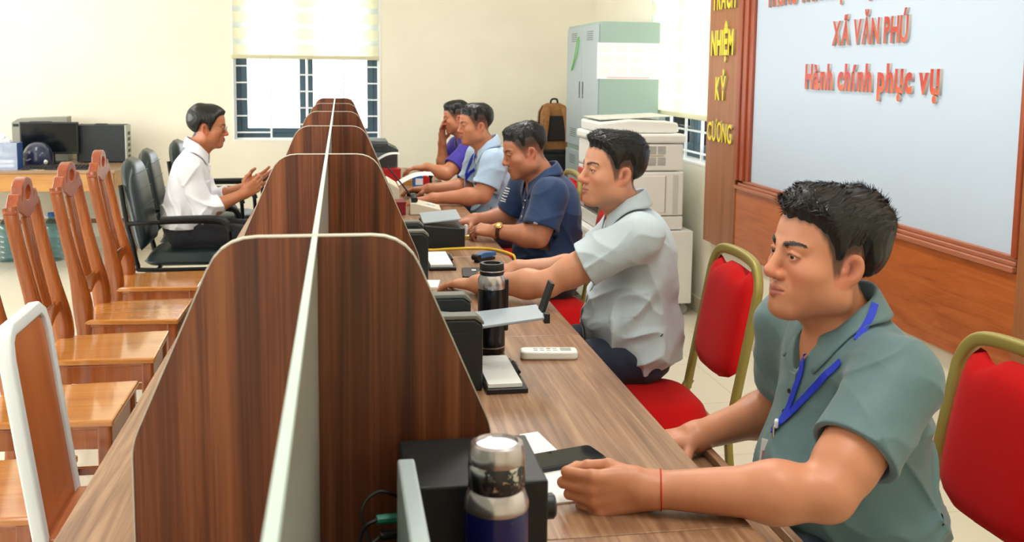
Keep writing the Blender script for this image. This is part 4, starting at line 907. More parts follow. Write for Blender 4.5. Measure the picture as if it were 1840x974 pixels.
# ================================================================ PEOPLE: smooth distance fields meshed with surface nets
A3 = lambda v: np.array(v, dtype=np.float64)
def unit(v): v = A3(v); return v / np.linalg.norm(v)
class SDF:
    def __init__(s): s.p = []
    def cone(s, a, b, ra, rb, k=.01, op='u'):
        a, b = A3(a), A3(b); s.p.append(('c', (a, b - a, ra, rb, float((b - a) @ (b - a)) + 1e-12), (a + b) / 2, np.linalg.norm(b - a) / 2 + max(ra, rb), k, op)); return s
    def ell(s, c, r, R=None, k=.01, op='u'):
        c, r = A3(c), A3(r); R = np.eye(3) if R is None else np.array(R)      # rows of R: local axes
        s.p.append(('e', (c, r, R), c, float(r.max()), k, op)); return s
    def fn(s, f): s.p.append(('f', f, None, 0, 0, 'f')); return s
    @staticmethod
    def _d(t, q, P):
        if t == 'c':
            a, ba, ra, rb, n = q; x = P - a; h = np.clip(x @ ba / n, 0, 1); x = x - h[..., None] * ba
            return np.sqrt((x * x).sum(-1)) - (ra + (rb - ra) * h)
        c, r, R = q; x = (P - c) @ R.T; k0 = np.sqrt(((x / r) ** 2).sum(-1)) + 1e-9; k1 = np.sqrt(((x / (r * r)) ** 2).sum(-1)) + 1e-9
        return k0 * (k0 - 1) / k1
    def field(s, P, cen=None, rad=0.0):
        """P (..., 3). With cen (n,3) and rad, first axis of P is culled against each primitive's bound."""
        d = np.full(P.shape[:-1], .5)
        for t, q, c, br, k, op in s.p:
            if t == 'f': d = q(P, d); continue
            if cen is not None:
                idx = np.nonzero(((cen - c) ** 2).sum(-1) < (br + rad + k + .02) ** 2)[0]
                if not len(idx): continue
                Q = P[idx]; a = d[idx]
            else: Q = P; a = d
            b = s._d(t, q, Q)
            if op == 'u': h = np.maximum(k - np.abs(a - b), 0) / k; v = np.minimum(a, b) - h * h * k * .25
            else: h = np.maximum(k - np.abs(a + b), 0) / k; v = np.maximum(a, -b) + h * h * k * .25
            if cen is not None: d[idx] = v
            else: d = v
        return d
    def at(s, P):
        P = np.atleast_2d(A3(P)); return s.field(P, P, 0.0)
    def grad(s, P, e=.0012):
        T = np.array([(1, -1, -1), (-1, -1, 1), (-1, 1, -1), (1, 1, 1)], float); g = 0
        for t in T: g = g + t * s.at(P + t * e)[:, None]
        return g / (np.linalg.norm(g, axis=1, keepdims=True) + 1e-12)
    def snap(s, P, off=0.0, it=6):
        P = np.atleast_2d(A3(P)).copy()
        for _ in range(it): P = P - s.grad(P, .003) * (s.at(P) - off)[:, None] * .9
        return P
    def mesh(s, lo, hi, h, newton=1):
        lo, hi = A3(lo), A3(hi); B = 8; bs = B * h; nb = np.ceil((hi - lo) / bs).astype(int)
        I = np.stack(np.meshgrid(*[np.arange(n) for n in nb], indexing='ij'), -1).reshape(-1, 3)
        cen = lo + (I + .5) * bs; hd = bs * .5 * math.sqrt(3)
        keep = np.abs(s.field(cen, cen, hd)) < hd * 1.15 + .004
        I = I[keep]; cen = cen[keep]
        g = np.stack(np.meshgrid(*[np.arange(B + 1)] * 3, indexing='ij'), -1).reshape(-1, 3)
        V = np.empty((len(I), (B + 1) ** 3), np.float32)
        for a in range(0, len(I), 400):
            P = lo + (I[a:a + 400, None, :] * B + g[None]) * h
            V[a:a + 400] = s.field(P, cen[a:a + 400], hd)
        V = V.reshape(len(I), B + 1, B + 1, B + 1)
        ins = V < 0
        corners = [(i, j, k) for i in (0, 1) for j in (0, 1) for k in (0, 1)]
        cnt = sum(ins[:, i:i + B, j:j + B, k:k + B].astype(np.int8) for i, j, k in corners)
        cb, ci, cj, ck = np.nonzero((cnt > 0) & (cnt < 8))
        gi = I[cb] * B + np.stack([ci, cj, ck], 1); M = nb * B + 2
        key = (gi[:, 0] * M[1] + gi[:, 1]) * M[2] + gi[:, 2]
        order = np.argsort(key); key = key[order]; cb, ci, cj, ck, gi = cb[order], ci[order], cj[order], ck[order], gi[order]
        acc = np.zeros((len(key), 3)); num = np.zeros(len(key))
        for a in corners:
            for ax in range(3):
                if a[ax]: continue
                b = list(a); b[ax] = 1
                va = V[cb, ci + a[0], cj + a[1], ck + a[2]]; vb = V[cb, ci + b[0], cj + b[1], ck + b[2]]
                m = (va < 0) != (vb < 0); t = np.where(m, va / np.where(m, va - vb, 1), 0)
                p = np.array(a, float)[None].repeat(len(key), 0); p[:, ax] = t
                acc += p * m[:, None]; num += m
        P = lo + (gi + acc / num[:, None]) * h
        F = []
        for ax in range(3):
            va = V[cb, ci, cj, ck]; o = [0, 0, 0]; o[ax] = 1; vb = V[cb, ci + o[0], cj + o[1], ck + o[2]]
            m = np.nonzero((va < 0) != (vb < 0))[0]; u, w = [(1, 2), (2, 0), (0, 1)][ax]
            st = [M[1] * M[2], M[2], 1]
            q = []
            for du, dw in ((0, 0), (1, 0), (1, 1), (0, 1)): q.append(key[m] - du * st[u] - dw * st[w])
            ids = []; ok = np.ones(len(m), bool)
            for kk in q:
                j = np.clip(np.searchsorted(key, kk), 0, len(key) - 1); ok &= key[j] == kk; ids.append(j)
            f = np.stack(ids, 1); flip = va[m] < 0; f[flip] = f[flip][:, ::-1]
            F.append(f[ok])
        F = np.concatenate(F)[:, ::-1]
        for _ in range(newton):
            d = np.empty(len(P)); G_ = np.empty((len(P), 3))
            for a in range(0, len(P), 20000):
                Q = P[a:a + 20000]; d[a:a + 20000] = s.at(Q); G_[a:a + 20000] = s.grad(Q)
            P = P - G_ * np.clip(d, -h * .7, h * .7)[:, None]
        return P, F
def np_mesh(name, P, F, material, parent=None, col=None, smooth=True):
    me = bpy.data.meshes.new(name); me.vertices.add(len(P)); me.vertices.foreach_set('co', P.astype(np.float32).ravel())
    n = F.shape[1]; me.loops.add(F.size); me.loops.foreach_set('vertex_index', F.astype(np.int32).ravel())
    me.polygons.add(len(F)); me.polygons.foreach_set('loop_start', np.arange(0, F.size, n, dtype=np.int32)); me.polygons.foreach_set('loop_total', np.full(len(F), n, np.int32))
    me.update(calc_edges=True); me.validate()
    if col is not None:
        a = me.color_attributes.new('Col', 'FLOAT_COLOR', 'POINT'); c = np.ones((len(P), 4), np.float32); c[:, :3] = col; a.data.foreach_set('color', c.ravel())
    me.polygons.foreach_set('use_smooth', np.full(len(me.polygons), smooth))
    me.materials.append(material)
    o = bpy.data.objects.new(name, me); COL.objects.link(o)
    if parent is not None: o.parent = parent
    return o
def vnoise(P, f, seed=0):
    """cheap smooth pseudo noise -1..1 from warped sines"""
    q = P * f + seed * 1.7
    x, y, z = q[..., 0], q[..., 1], q[..., 2]
    return (np.sin(x + 1.3 * np.sin(y * .9 + seed)) + np.sin(y * 1.1 + 1.2 * np.sin(z + 2 * seed)) + np.sin(z * 1.05 + 1.4 * np.sin(x * .95 + .5))) / 3
def sstep(a, b, x): t = np.clip((x - a) / (b - a), 0, 1); return t * t * (3 - 2 * t)

# ---------------------------------------------------------------- head
class Head:
    def __init__(s, c, az, pitch, roll, sc):
        f = A3((math.cos(az) * math.cos(pitch), math.sin(az) * math.cos(pitch), -math.sin(pitch))); l = A3((-math.sin(az), math.cos(az), 0)); u = np.cross(f, l)
        s.l = l * math.cos(roll) + u * math.sin(roll); s.f = f; s.u = np.cross(f, s.l); s.c = A3(c); s.s = sc; s.R = np.array([s.l, s.f, s.u])
    def w(s, p): p = A3(p) * s.s; return s.c + p @ s.R
    def loc(s, P): return ((P - s.c) @ s.R.T) / s.s
def add_head(S, H, fat=0.0, nose=1.0, smile=0.0):
    w = H.w; sc = H.s
    def E(c, r, k, op='u', tilt=None, mir=False):
        for sx in ((1, -1) if mir else (1,)):
            R = H.R
            if tilt is not None:
                T = np.array(Matrix.Rotation(tilt[0], 3, 'X') @ Matrix.Rotation(sx * tilt[1], 3, 'Y') @ Matrix.Rotation(sx * tilt[2], 3, 'Z')); R = T.T @ H.R
            S.ell(w((c[0] * sx, c[1], c[2])), A3(r) * sc, R, k * sc, op)
    def Cn(a, b, ra, rb, k, op='u', mir=True):
        for sx in ((1, -1) if mir else (1,)): S.cone(w((a[0] * sx, a[1], a[2])), w((b[0] * sx, b[1], b[2])), ra * sc, rb * sc, k * sc, op)
    E((0, -.014, .045), (.0755, .0945, .081), .02)
    E((0, .030, .046), (.064, .062, .064), .03)
    E((0, .032, -.022), (.060 + fat, .058, .074), .035)
    E((.045 + fat * .6, .056, -.020), (.021 + fat * .5, .023, .019), .03, mir=True)
    Cn((.053 + fat, .0, -.060), (.022, .066, -.094), .019 + fat * .5, .017 + fat * .3, .03)
    Cn((.057 + fat, -.004, -.02), (.053 + fat, .0, -.062), .014, .018, .03)
    E((.040 + fat, .042, -.052), (.020, .022, .024), .035, mir=True)
    E((0, .077, -.096), (.022, .018, .016), .022)
    E((0, .073, -.060), (.031, .023, .026), .022)
    Cn((.010, .0895, .0255), (.046, .076, .026), .0075, .0065, .014)
    E((.0315, .101, .0075), (.0165, .0135, .0098), .013, 's', mir=True)
    E((.0315, .0785, .0075), (.0150, .0140, .0140), .004, mir=True)                     # lids over the eyeball
    Cn((.0195, .0895, .0128), (.0315, .0925, .0150), .0022, .0026, .003); Cn((.0315, .0925, .0150), (.0440, .0835, .0110), .0026, .0020, .003)
    E((.0320, .0975, .0064), (.0125, .0130, .0036), .0022, 's', mir=True)               # opening between the lids
    Cn((0, .0885, .020), (0, .1095, -.024), .0072 * nose, .0105 * nose, .012, mir=False)
    E((0, .1075, -.0285), (.0128 * nose, .0112, .0102), .010)
    E((.0130 * nose, .0965, -.0315), (.0082, .0112, .0082), .007, mir=True)
    E((.0062 * nose, .1025, -.0405), (.0036, .0062, .0042), .003, 's', mir=True)
    Cn((.0, .0975, -.0545), (.022, .0870, -.0592), .0056, .0030, .006)
    Cn((.0, .0965, -.0670), (.019, .0880, -.0632), .0066, .0035, .006)
    E((0, .1075, -.0465), (.0035, .006, .008), .006, 's')
    Cn((0, .1085, -.0612), (.0245, .0920, -.0606 + smile), .0016, .0012, .004, 's')
    # ears
    E((.0800, -.008, -.003), (.0060, .0205, .0305), .005, tilt=(.16, .10, .50), mir=True)
    E((.0755, .002, -.0285), (.0060, .0085, .0105), .008, tilt=(.1, 0, .3), mir=True)
    E((.0875, -.0060, .001), (.0078, .0120, .0180), .004, 's', tilt=(.16, .10, .50), mir=True)
    E((.0790, .0010, -.004), (.0050, .0040, .010), .004, mir=True); E((.0765, .0085, -.009), (.0040, .0040, .006), .004, mir=True)
SKIN = dict(tan=(196, 132, 96), warm=(188, 122, 84), pale=(212, 158, 124), deep=(176, 112, 76))
def lin(c): return A3(srgb(*c)[:3])
def hair_zmin(y, x, recede=0.0, short=0.0):
    ys = [-.13, -.075, -.060, -.048, -.038, -.026, -.006, .008, .014, .024, .032, .046, .062, .085, .13]
    zs = [-.060, -.058, -.045, -.015, .010, .029, .029, .016, -.012, -.012, .018, .048, .070, .080, .082]
    z = np.interp(y, ys, zs) + recede * sstep(.03, .07, y)
    widow = .010 * np.exp(-(x / .02) ** 2) - .012 * recede * 0
    return z - widow * sstep(.05, .08, y) * .5 + .0013 * np.sin(x * 260 + y * 190) + .0012 * np.sin(y * 430 - x * 170)
def head_colors(H, P, base, o):
    q = H.loc(P); x, y, z = np.abs(q[:, 0]), q[:, 1], q[:, 2]
    c = np.tile(lin(base), (len(P), 1)); inh = (z > -.13) & (np.linalg.norm(q, axis=1) < .19)
    def blend(col, m): nonlocal c; m = np.clip(m, 0, 1)[:, None]; c = c * (1 - m) + lin(col) * m
    n = vnoise(P, 160, 3) * .5 + vnoise(P, 60, 5) * .5
    c *= (1 + .05 * n)[:, None]
    red = np.exp(-(((x - .040) / .022) ** 2 + ((z + .028) / .022) ** 2)) * (y > .03) * .30 + np.exp(-((x / .016) ** 2 + ((z + .03) / .013) ** 2)) * (y > .085) * .35
    red = red + np.exp(-((x - .08) / .012) ** 2) * (np.abs(y + .005) < .03) * (np.abs(z) < .04) * .35
    blend((206, 100, 78), red * inh)
    blend((112, 48, 36), np.exp(-(((y + .004) / .0085) ** 2 + ((z - .001) / .014) ** 2)) * sstep(.072, .076, x) * .75 * inh)  # shade of the ear hollow painted into the skin colour
    beard = (np.exp(-((z + .092) / .026) ** 2) * sstep(.02, .05, y) * .8 + np.exp(-((z + .0475) / .006) ** 2) * (x < .03) * (y > .07)) * o.get('stubble', .16)
    blend((84, 62, 54), beard * inh)
    zm = -.0612 + .002 * (x / .024)
    lip = sstep(1.12, .82, np.sqrt((x / .0245) ** 2 + ((z - zm + .0012) / .0112) ** 2)) * (y > .078)
    blend(o.get('lip', (168, 92, 80)), lip * .8 * inh)
    blend((70, 30, 28), np.exp(-((z - zm) / .0013) ** 2) * (x < .024) * (y > .085) * .75 * inh)
    blend((60, 36, 28), np.exp(-(((x - .0065) / .004) ** 2 + ((z + .0405) / .003) ** 2)) * (y > .092) * .8 * inh)
    # lash line around the eye opening
    ex = (x - .032) / .0135; ez = (z - .0066) / .0050; rr = np.sqrt(ex * ex + ez * ez)
    blend((34, 24, 22), np.exp(-((rr - 1.0) / .18) ** 2) * (z > .0066) * (y > .06) * .85 * inh)
    blend((130, 80, 66), np.exp(-((rr - 1.05) / .2) ** 2) * (z <= .0066) * (y > .06) * .5 * inh)
    blend((150, 96, 72), np.exp(-(((x - .032) / .018) ** 2 + ((z + .006) / .006) ** 2)) * (y > .06) * .25 * inh)
    # dark brow colour under the strands
    bz = .0255 + .006 * np.sin(np.clip((x - .010) / .040, 0, 1) * 2.2); bw = .0048 * (1 - .45 * np.clip((x - .010) / .04, 0, 1))
    blend((38, 28, 24), np.exp(-((z - bz) / bw) ** 2) * sstep(.008, .014, x) * sstep(.054, .046, x) * (y > .04) * o.get('brow', .75) * inh)
    # scalp darkens into the hairline
    zmin = hair_zmin(y, q[:, 0], o.get('recede', 0)); side = sstep(.05, .068, x)
    m = sstep(-.012 - .02 * side * o.get('fade', 0), .006, z - zmin) * (z > -.07) * (y < .095)
    ear = sstep(.0752, .0785, x) * sstep(.034, .030, np.abs(y + .004)) * sstep(.034, .029, z)
    fd = o.get('fade', 0); grad = 1 - fd * .50 * sstep(.052, -.005, z - .35 * np.maximum(0, -y - .03))
    blend((30, 25, 24), m * (1 - ear) * .93 * grad * inh)
    return c
def make_hair(H, o, h, nst, seed, parent, material):
    """hair cap following the skull with swept volume, plus loose tapered strands rooted on it"""
    rng = np.random.default_rng(seed); sc = H.s
    S = SDF()
    S.ell(H.w((0, -.014, .045)), A3((.0755, .0945, .081)) * sc, H.R, .01); S.ell(H.w((0, .030, .046)), A3((.064, .062, .064)) * sc, H.R, .03 * sc)
    top, side, quiff, rec, part = o.get('top', .022), o.get('side', .006), o.get('quiff', .02), o.get('recede', 0), o.get('part', .0)
    def cap(P, d):
        q = H.loc(P); x, y, z = q[..., 0], q[..., 1], q[..., 2]
        t = side + (top - side) * sstep(.035, .105, z) + quiff * np.exp(-((y - .070) / .035) ** 2) * sstep(.05, .10, z) * np.exp(-((x - part) / .06) ** 2)
        t = t + o.get('back', .004) * sstep(-.02, -.08, y) * sstep(-.06, .0, z)
        zmin = hair_zmin(y, x, rec) + o.get('fade', 0) * (.048 * sstep(.040, .058, np.abs(x)) * sstep(.06, .035, y) + .05 * sstep(-.04, -.08, y) * (1 - sstep(.040, .058, np.abs(x))))
        zmin = np.minimum(zmin, .072 + .02 * sstep(.03, .07, y)) if o.get('fade', 0) else zmin
        t = t * sstep(-.004, .024 + .030 * o.get('fade', 0), z - zmin)
        sw = o.get('sweep', .3); u_ = (x - sw * y) * 1.0; st = np.sin(u_ * 330 + 1.5 * np.sin(y * 45 + 7 * x)) * .5 + np.sin(u_ * 610 + 2 * np.sin(y * 38 + 3)) * .3
        cl = np.sin(u_ * 120 + 1.2 * np.sin(y * 40)) * .5 + .5 * np.sin(y * 70 + 40 * x)
        tp_ = sstep(.06, .11, z)
        t = t * (1 + (.05 * st + o.get('clump', .08) * cl) * tp_) + .0005 * np.sin((y * .8 + x * .6) * 420 + 2 * np.sin(z * 90)) * (1 - tp_)
        return np.maximum(d - t * sc - .0005, (zmin - z) * sc * .7)
    S.fn(cap)
    r = .15 * sc
    P, F = S.mesh(H.w((0, 0, .04)) - r, H.w((0, 0, .04)) + r, h)
    N = S.grad(P); q = H.loc(P)
    idx = rng.choice(len(P), min(nst, len(P)), replace=False)
    V = [P]; FF = [np.concatenate([F[:, [0, 1, 2]], F[:, [0, 2, 3]]])]; base = len(P)
    rp = P[idx]; rn = N[idx]; rq = q[idx]; n = len(idx)
    topness = sstep(.04, .10, rq[:, 2]); front = sstep(.0, .08, rq[:, 1])
    swx = o.get('sweep', .3)
    flow = (topness * (.55 + .5 * front))[:, None] * H.f + (topness * swx)[:, None] * H.l + ((1 - topness) * -1.0)[:, None] * H.u + (topness * front * .55)[:, None] * H.u - ((1 - topness) * .35)[:, None] * H.f
    flow = flow + rng.normal(0, o.get('messy', .2), (n, 3)); flow -= rn * (flow * rn).sum(1)[:, None]; flow /= np.linalg.norm(flow, axis=1, keepdims=True) + 1e-9
    L = (o.get('slen', .012) * (.35 + .65 * topness) * rng.uniform(.5, 1.3, n) * sc)[:, None]; L *= np.clip((rq[:, 2] - hair_zmin(rq[:, 1], rq[:, 0], rec)) / .02, .25, 1)[:, None]
    lift = (o.get('lift', .45) * (.35 + .65 * topness))[:, None]
    wd = o.get('swid', .0011) * sc
    side_v = np.cross(flow, rn); pts = []
    for t in (0.0, .4, .75, 1.0):
        c = rp - rn * .0015 + flow * L * t + rn * L * lift * (t - .45 * t * t); w_ = wd * (1 - t) + .00012
        pts.append(c - side_v * w_); pts.append(c + side_v * w_)
    V.append(np.stack(pts, 1).reshape(-1, 3)); b = base + np.arange(n)[:, None] * 8
    for k in range(3):
        a = 2 * k; FF.append(np.concatenate([np.concatenate([b + a, b + a + 1, b + a + 3], 1), np.concatenate([b + a, b + a + 3, b + a + 2], 1)]))
    return np_mesh('hair', np.concatenate(V), np.concatenate(FF), material, parent)
def make_brows(H, S, parent, material, seed, n=70, thick=1.0):
    rng = np.random.default_rng(seed)
    for sx in (1, -1):
        t = rng.uniform(0, 1, n); x = .011 + .041 * t; z = .0255 + .006 * np.sin(t * 2.2) + rng.normal(0, .0021, n) * (1 - .5 * t)
        p = np.stack([x * sx, np.full(n, .095) - .018 * t, z], 1); P = S.snap(A3([H.w(v) for v in p]), .0002, 5); N = S.grad(P)
        d = H.l * sx * .9 + H.u * (.45 - .75 * t)[:, None] + rng.normal(0, .12, (n, 3)); d -= N * (d * N).sum(1)[:, None]; d /= np.linalg.norm(d, axis=1, keepdims=True)
        L = (.0062 * H.s * rng.uniform(.7, 1.2, n))[:, None]; sd = np.cross(d, N) * .0005 * H.s * thick; T = P + d * L + N * .0012
        V = np.stack([P - sd, P + sd, (P + T) / 2 + sd * .9 + N * .0008, (P + T) / 2 - sd * .9 + N * .0008, T], 1).reshape(-1, 3); b = np.arange(n)[:, None] * 5
        F = np.concatenate([np.concatenate([b, b + 1, b + 2], 1), np.concatenate([b, b + 2, b + 3], 1), np.concatenate([b + 3, b + 2, b + 4], 1)])
        np_mesh('eyebrow', V, F, material, parent)
def make_eyes(H, parent, look=(0, 0)):
    for sx in (1, -1):
        n, m = 20, 28; V = []; r = .0124 * H.s; c = H.w((.0315 * sx, .0785, .0075))
        ax = unit(H.f + H.l * look[0] + H.u * look[1]); a1 = unit(np.cross(ax, H.u)); a2 = np.cross(a1, ax); col = []
        for i in range(n + 1):
            th = PI * i / n
            for j in range(m):
                ph = 2 * PI * j / m; V.append(c + r * (math.cos(th) * ax + math.sin(th) * (math.cos(ph) * a1 + math.sin(ph) * a2)))
                col.append((.004, .003, .003) if th < .26 else ((.03, .014, .008) if th < .52 else (.60, .55, .52)))
        F = [(i * m + j, (i + 1) * m + j, (i + 1) * m + (j + 1) % m, i * m + (j + 1) % m) for i in range(n) for j in range(m)]
        np_mesh('eye', A3(V), np.array(F), m_eye, parent, np.array(col))

# ---------------------------------------------------------------- hands
def add_hand(S, wr, d, n, left, pose, sc=1.0, kf=.0045, thumb=None):
    """wr wrist, d direction to the knuckles, n palm normal; pose: curls (mcp, pip, dip) per finger or one for all"""
    d = unit(d); n = unit(A3(n) - d * (A3(n) @ d)); a = np.cross(d, n); a = -a if left else a     # a: thumb side
    wr = A3(wr)
    off = [.0265, .0075, -.0125, -.0315]; fl = [.088, .091, .085, .076]; seg = [(.043, .026, .021), (.047, .030, .022), (.044, .028, .022), (.035, .021, .019)]
    rr = [.0096, .0099, .0094, .0083]
    if not isinstance(pose, list): pose = [pose] * 4
    W = lambda p: wr + (d * p[0] + a * p[1] + n * p[2]) * sc
    S.ell(W((.045, .0, .002)), A3((.050, .038, .0155)) * sc, np.array([d, a, n]), .012)
    tips = []
    for i in range(4):
        kn = W((fl[i], off[i], -.001)); S.cone(W((.012, off[i] * .55, 0)), kn, .0145 * sc, .0112 * sc, .012)
        c = pose[i]; spread = (.10, .03, -.04, -.12)[i] * (c[3] if len(c) > 3 else .6); ang = 0.0; p = kn
        for j in range(3):
            ang += c[j]; dr = d * math.cos(ang) + n * math.sin(ang); dr = unit(dr + a * spread * math.cos(ang)); q = p + dr * seg[i][j] * sc
            r0 = rr[i] * (1 - .09 * j) * sc; S.cone(p, q, r0, r0 * (.92 if j < 2 else .86), kf if j else .008); p = q
        tips.append(p)
    th = thumb or [(.55, .75, .35), (.85, .25, .45), (.9, .0, .4)]
    p = W((.020, .020, .006)); L = (.044, .033, .028); R0 = (.0135, .0112, .0100)
    S.cone(W((.008, .010, .002)), p, .0150 * sc, .0145 * sc, .01)
    for j in range(3):
        dr = unit(d * th[j][0] + a * th[j][1] + n * th[j][2]); q = p + dr * L[j] * sc; S.cone(p, q, R0[j] * sc, R0[j] * (.88 if j < 2 else .8) * sc, .008 if j == 0 else .004); p = q
    return tips

# ---------------------------------------------------------------- figure
m_skin = vcol('skin', .45, sss=.05, bump=.10, bscale=420, spec=.45); m_eye = vcol('eye_white_and_iris', .12)
def hair_mat():
    t = NT('black_hair'); t.b.inputs['Base Color'].default_value = (.0065, .006, .0062, 1); t.b.inputs['Roughness'].default_value = .36; t.b.inputs['Specular IOR Level'].default_value = .45; return t.m
m_hair = hair_mat()
def cloth(name, col, rough=.8, weave=900, amt=.08, bump=.12, sheen=.15):
    if name in MATS: return MATS[name]
    t = NT(name); nz = t.n('TexNoise', Scale=weave, Detail=2.0); v = t.coords(); t.l(v, nz.inputs['Vector'])
    d = tuple(x * (1 - amt) for x in col[:3]) + (1,); u = tuple(min(1, x * (1 + amt)) for x in col[:3]) + (1,)
    t.l(t.ramp(nz.outputs['Fac'], [(.35, d), (.65, u)]), t.b.inputs['Base Color']); t.b.inputs['Roughness'].default_value = rough
    t.b.inputs['Sheen Weight'].default_value = sheen
    n2 = t.n('TexNoise', Scale=14.0, Detail=3.0, Distortion=.8); t.l(v, n2.inputs['Vector'])
    mx = t.n('Math', operation='MULTIPLY_ADD'); mx.inputs[1].default_value = .02; t.l(nz.outputs['Fac'], mx.inputs[0]); t.l(n2.outputs['Fac'], mx.inputs[2])
    t.bump(mx.outputs[0], bump, .02); MATS[name] = t.m; return t.m
def ribbon(name, pts, width, S, off, material, parent, thick=.0012, up=None, smooth=True):
    """flat band laid on the surface of field S"""
    P = A3(pts)
    if S is not None: P = S.snap(P, off, 6); N = S.grad(P, .006)
    else: N = np.tile(unit(up), (len(P), 1))
    T = np.gradient(P, axis=0); T /= np.linalg.norm(T, axis=1, keepdims=True) + 1e-9; B = np.cross(T, N); B /= np.linalg.norm(B, axis=1, keepdims=True) + 1e-9
    w = np.broadcast_to(np.asarray(width, float), (len(P),))[:, None] / 2
    V = np.stack([P - B * w, P + B * w, P + B * w + N * thick, P - B * w + N * thick], 1).reshape(-1, 3); F = []
    for i in range(len(P) - 1):
        for j in range(4): F.append((i * 4 + j, i * 4 + (j + 1) % 4, i * 4 + 4 + (j + 1) % 4, i * 4 + 4 + j))
    F += [(3, 2, 1, 0), tuple((len(P) - 1) * 4 + j for j in range(4))]
    o = mk(name, V, F, material, parent, smooth=False); return o
def disc(name, S, p, r, t, material, parent, up=None):
    P = S.snap([p], 0.0)[0]; N = S.grad(P[None], .006)[0] if up is None else unit(up)
    R_ = Vector(N).to_track_quat('Z', 'Y').to_matrix()
    return G().lathe([(r * .9, -.001), (r, t * .4), (r * .85, t), (r * .6, t * .8), (0.0001, t * .8)], 16, P, R_).obj(name, material, parent, smooth='auto')
def person(name_label, H, J, fwd, o):
    """J: joints dict in world space: ns, fs (shoulders), ne, fe, nw, fw (elbows, wrists), hip, chest, neck; fwd facing of torso.
    near arm is on side sgn (left for staff), far arm the other"""
    left_is_near = o.get('near_left', True); fwd = unit(fwd); upv = unit(A3(J['neck']) - A3(J['hip'])); lf = unit(np.cross(A3((0, 0, 1)), fwd))
    side = unit(A3(J['ns']) - A3(J['fs'])); ff = unit(np.cross(side, upv)); ff = ff if ff @ fwd > 0 else -ff; up2 = np.cross(side, ff); up2 = up2 if up2[2] > 0 else -up2
    RT = np.array([side, ff, up2]); z = o.get('girth', 1.0); hw_ = o.get('hvox', .003)
    neck, hip, chest = A3(J['neck']), A3(J['hip']), A3(J['chest']); hp, tor = H.w((0, -.020, -.055)), SDF()
    waist = hip * .55 + chest * .45 + ff * o.get('belly', .012)
    def torso(S, g, shrink=0.0):
        S.ell(chest, A3((.165, .112, .150)) * g - shrink, RT, .05)
        S.ell(chest * .5 + neck * .5 - ff * .010, A3((.135, .085, .075)) * g - shrink, RT, .06)
        S.ell(waist, A3((.150, .112 + o.get('belly', .012) * .8, .150)) * g - shrink, RT, .08)
        S.ell(hip + A3((0, 0, .02)), A3((.168, .125, .125)) * g - shrink, RT, .08)
    # --- body (skin)
    B = SDF(); add_head(B, H, o.get('fat', 0), o.get('nose', 1), o.get('smile', 0))
    nr = o.get('neckr', .054); B.cone(hp, neck, nr * .98, nr * 1.08, .03)
    B.cone(H.w((0, .035, -.085)), neck + ff * .035, .022, .030, .035)
    for a in ('ns', 'fs'): B.cone(neck - up2 * .045, J[a], .034, .046, .05)
    torso(B, .93 * z, .01)
    ar = o.get('arm', 1.0)
    for sd in ('n', 'f'):
        s_, e_, w_ = A3(J[sd + 's']), A3(J[sd + 'e']), A3(J[sd + 'w'])
        B.cone(s_, e_, .051 * ar, .041 * ar, .03); B.cone(s_ * .55 + e_ * .45, s_ * .25 + e_ * .75, .046 * ar, .045 * ar, .03)
        B.cone(e_, e_ * .72 + w_ * .28, .039 * ar, .0435 * ar, .02); B.cone(e_ * .72 + w_ * .28, w_, .0425 * ar, .0265 * ar, .03)
        hd = o[sd + 'hand']; B.cone(w_, w_ + unit(hd['d']) * .015, .027 * ar, .024 * ar, .02)
        add_hand(B, w_, hd['d'], hd['n'], left_is_near if sd == 'n' else not left_is_near, hd['pose'], hd.get('sc', 1.0), hd.get('kf', .0045), hd.get('thumb'))
    pts = np.array([A3(v) for k, v in J.items() if k in ('ns', 'fs', 'ne', 'fe', 'nw', 'fw', 'neck', 'hip', 'chest')] + [H.c])
    lo, hi = pts.min(0) - .24, pts.max(0) + .24
    P, F = B.mesh(lo, hi, hw_)
    body = np_mesh('person', P, F, m_skin, None, head_colors(H, P, o.get('skin', SKIN['tan']), o))
    props(body, name_label, 'person')
    make_hair(H, o, o.get('hairvox', hw_), o.get('strands', 1500), o.get('seed', 1), body, m_hair)
    make_brows(H, B, body, m_hair, o.get('seed', 1), o.get('nbrow', 60), o.get('browt', 1.0)); make_eyes(H, body, o.get('look', (0, 0)))
    # --- shirt
    S = SDF(); torso(S, z, 0)
    for a in ('ns', 'fs'):
        S.cone(neck - up2 * .058 - ff * .012, A3(J[a]) + up2 * .002, .046, .056 * z, .05)
    S.cone(neck - up2 * .07 - ff * .012, neck - up2 * .036 - ff * .01, .066, .056, .03)
    tips = {}
    for sd in ('n', 'f'):
        s_, e_, w_ = A3(J[sd + 's']), A3(J[sd + 'e']), A3(J[sd + 'w']); lsl = o.get('sleeve', .62)
        if lsl <= 1:
            c = s_ + (e_ - s_) * lsl; S.cone(s_, c, .062 * ar * o.get('sw', 1), .064 * ar * o.get('sw', 1), .045); tips[sd] = (c, unit(e_ - s_), s_)
        else:
            S.cone(s_, e_, .064 * ar, .056 * ar, .045); c = e_ + (w_ - e_) * (lsl - 1); S.cone(e_, c, .057 * ar, .047 * ar, .03); tips[sd] = (c, unit(w_ - e_), e_)
            if o.get('cuff'): S.cone(c - unit(w_ - e_) * .045, c, .053 * ar, .053 * ar, .004)
    seed = o.get('seed', 1); amp = o.get('wrinkle', 1.0); hz = hip[2]
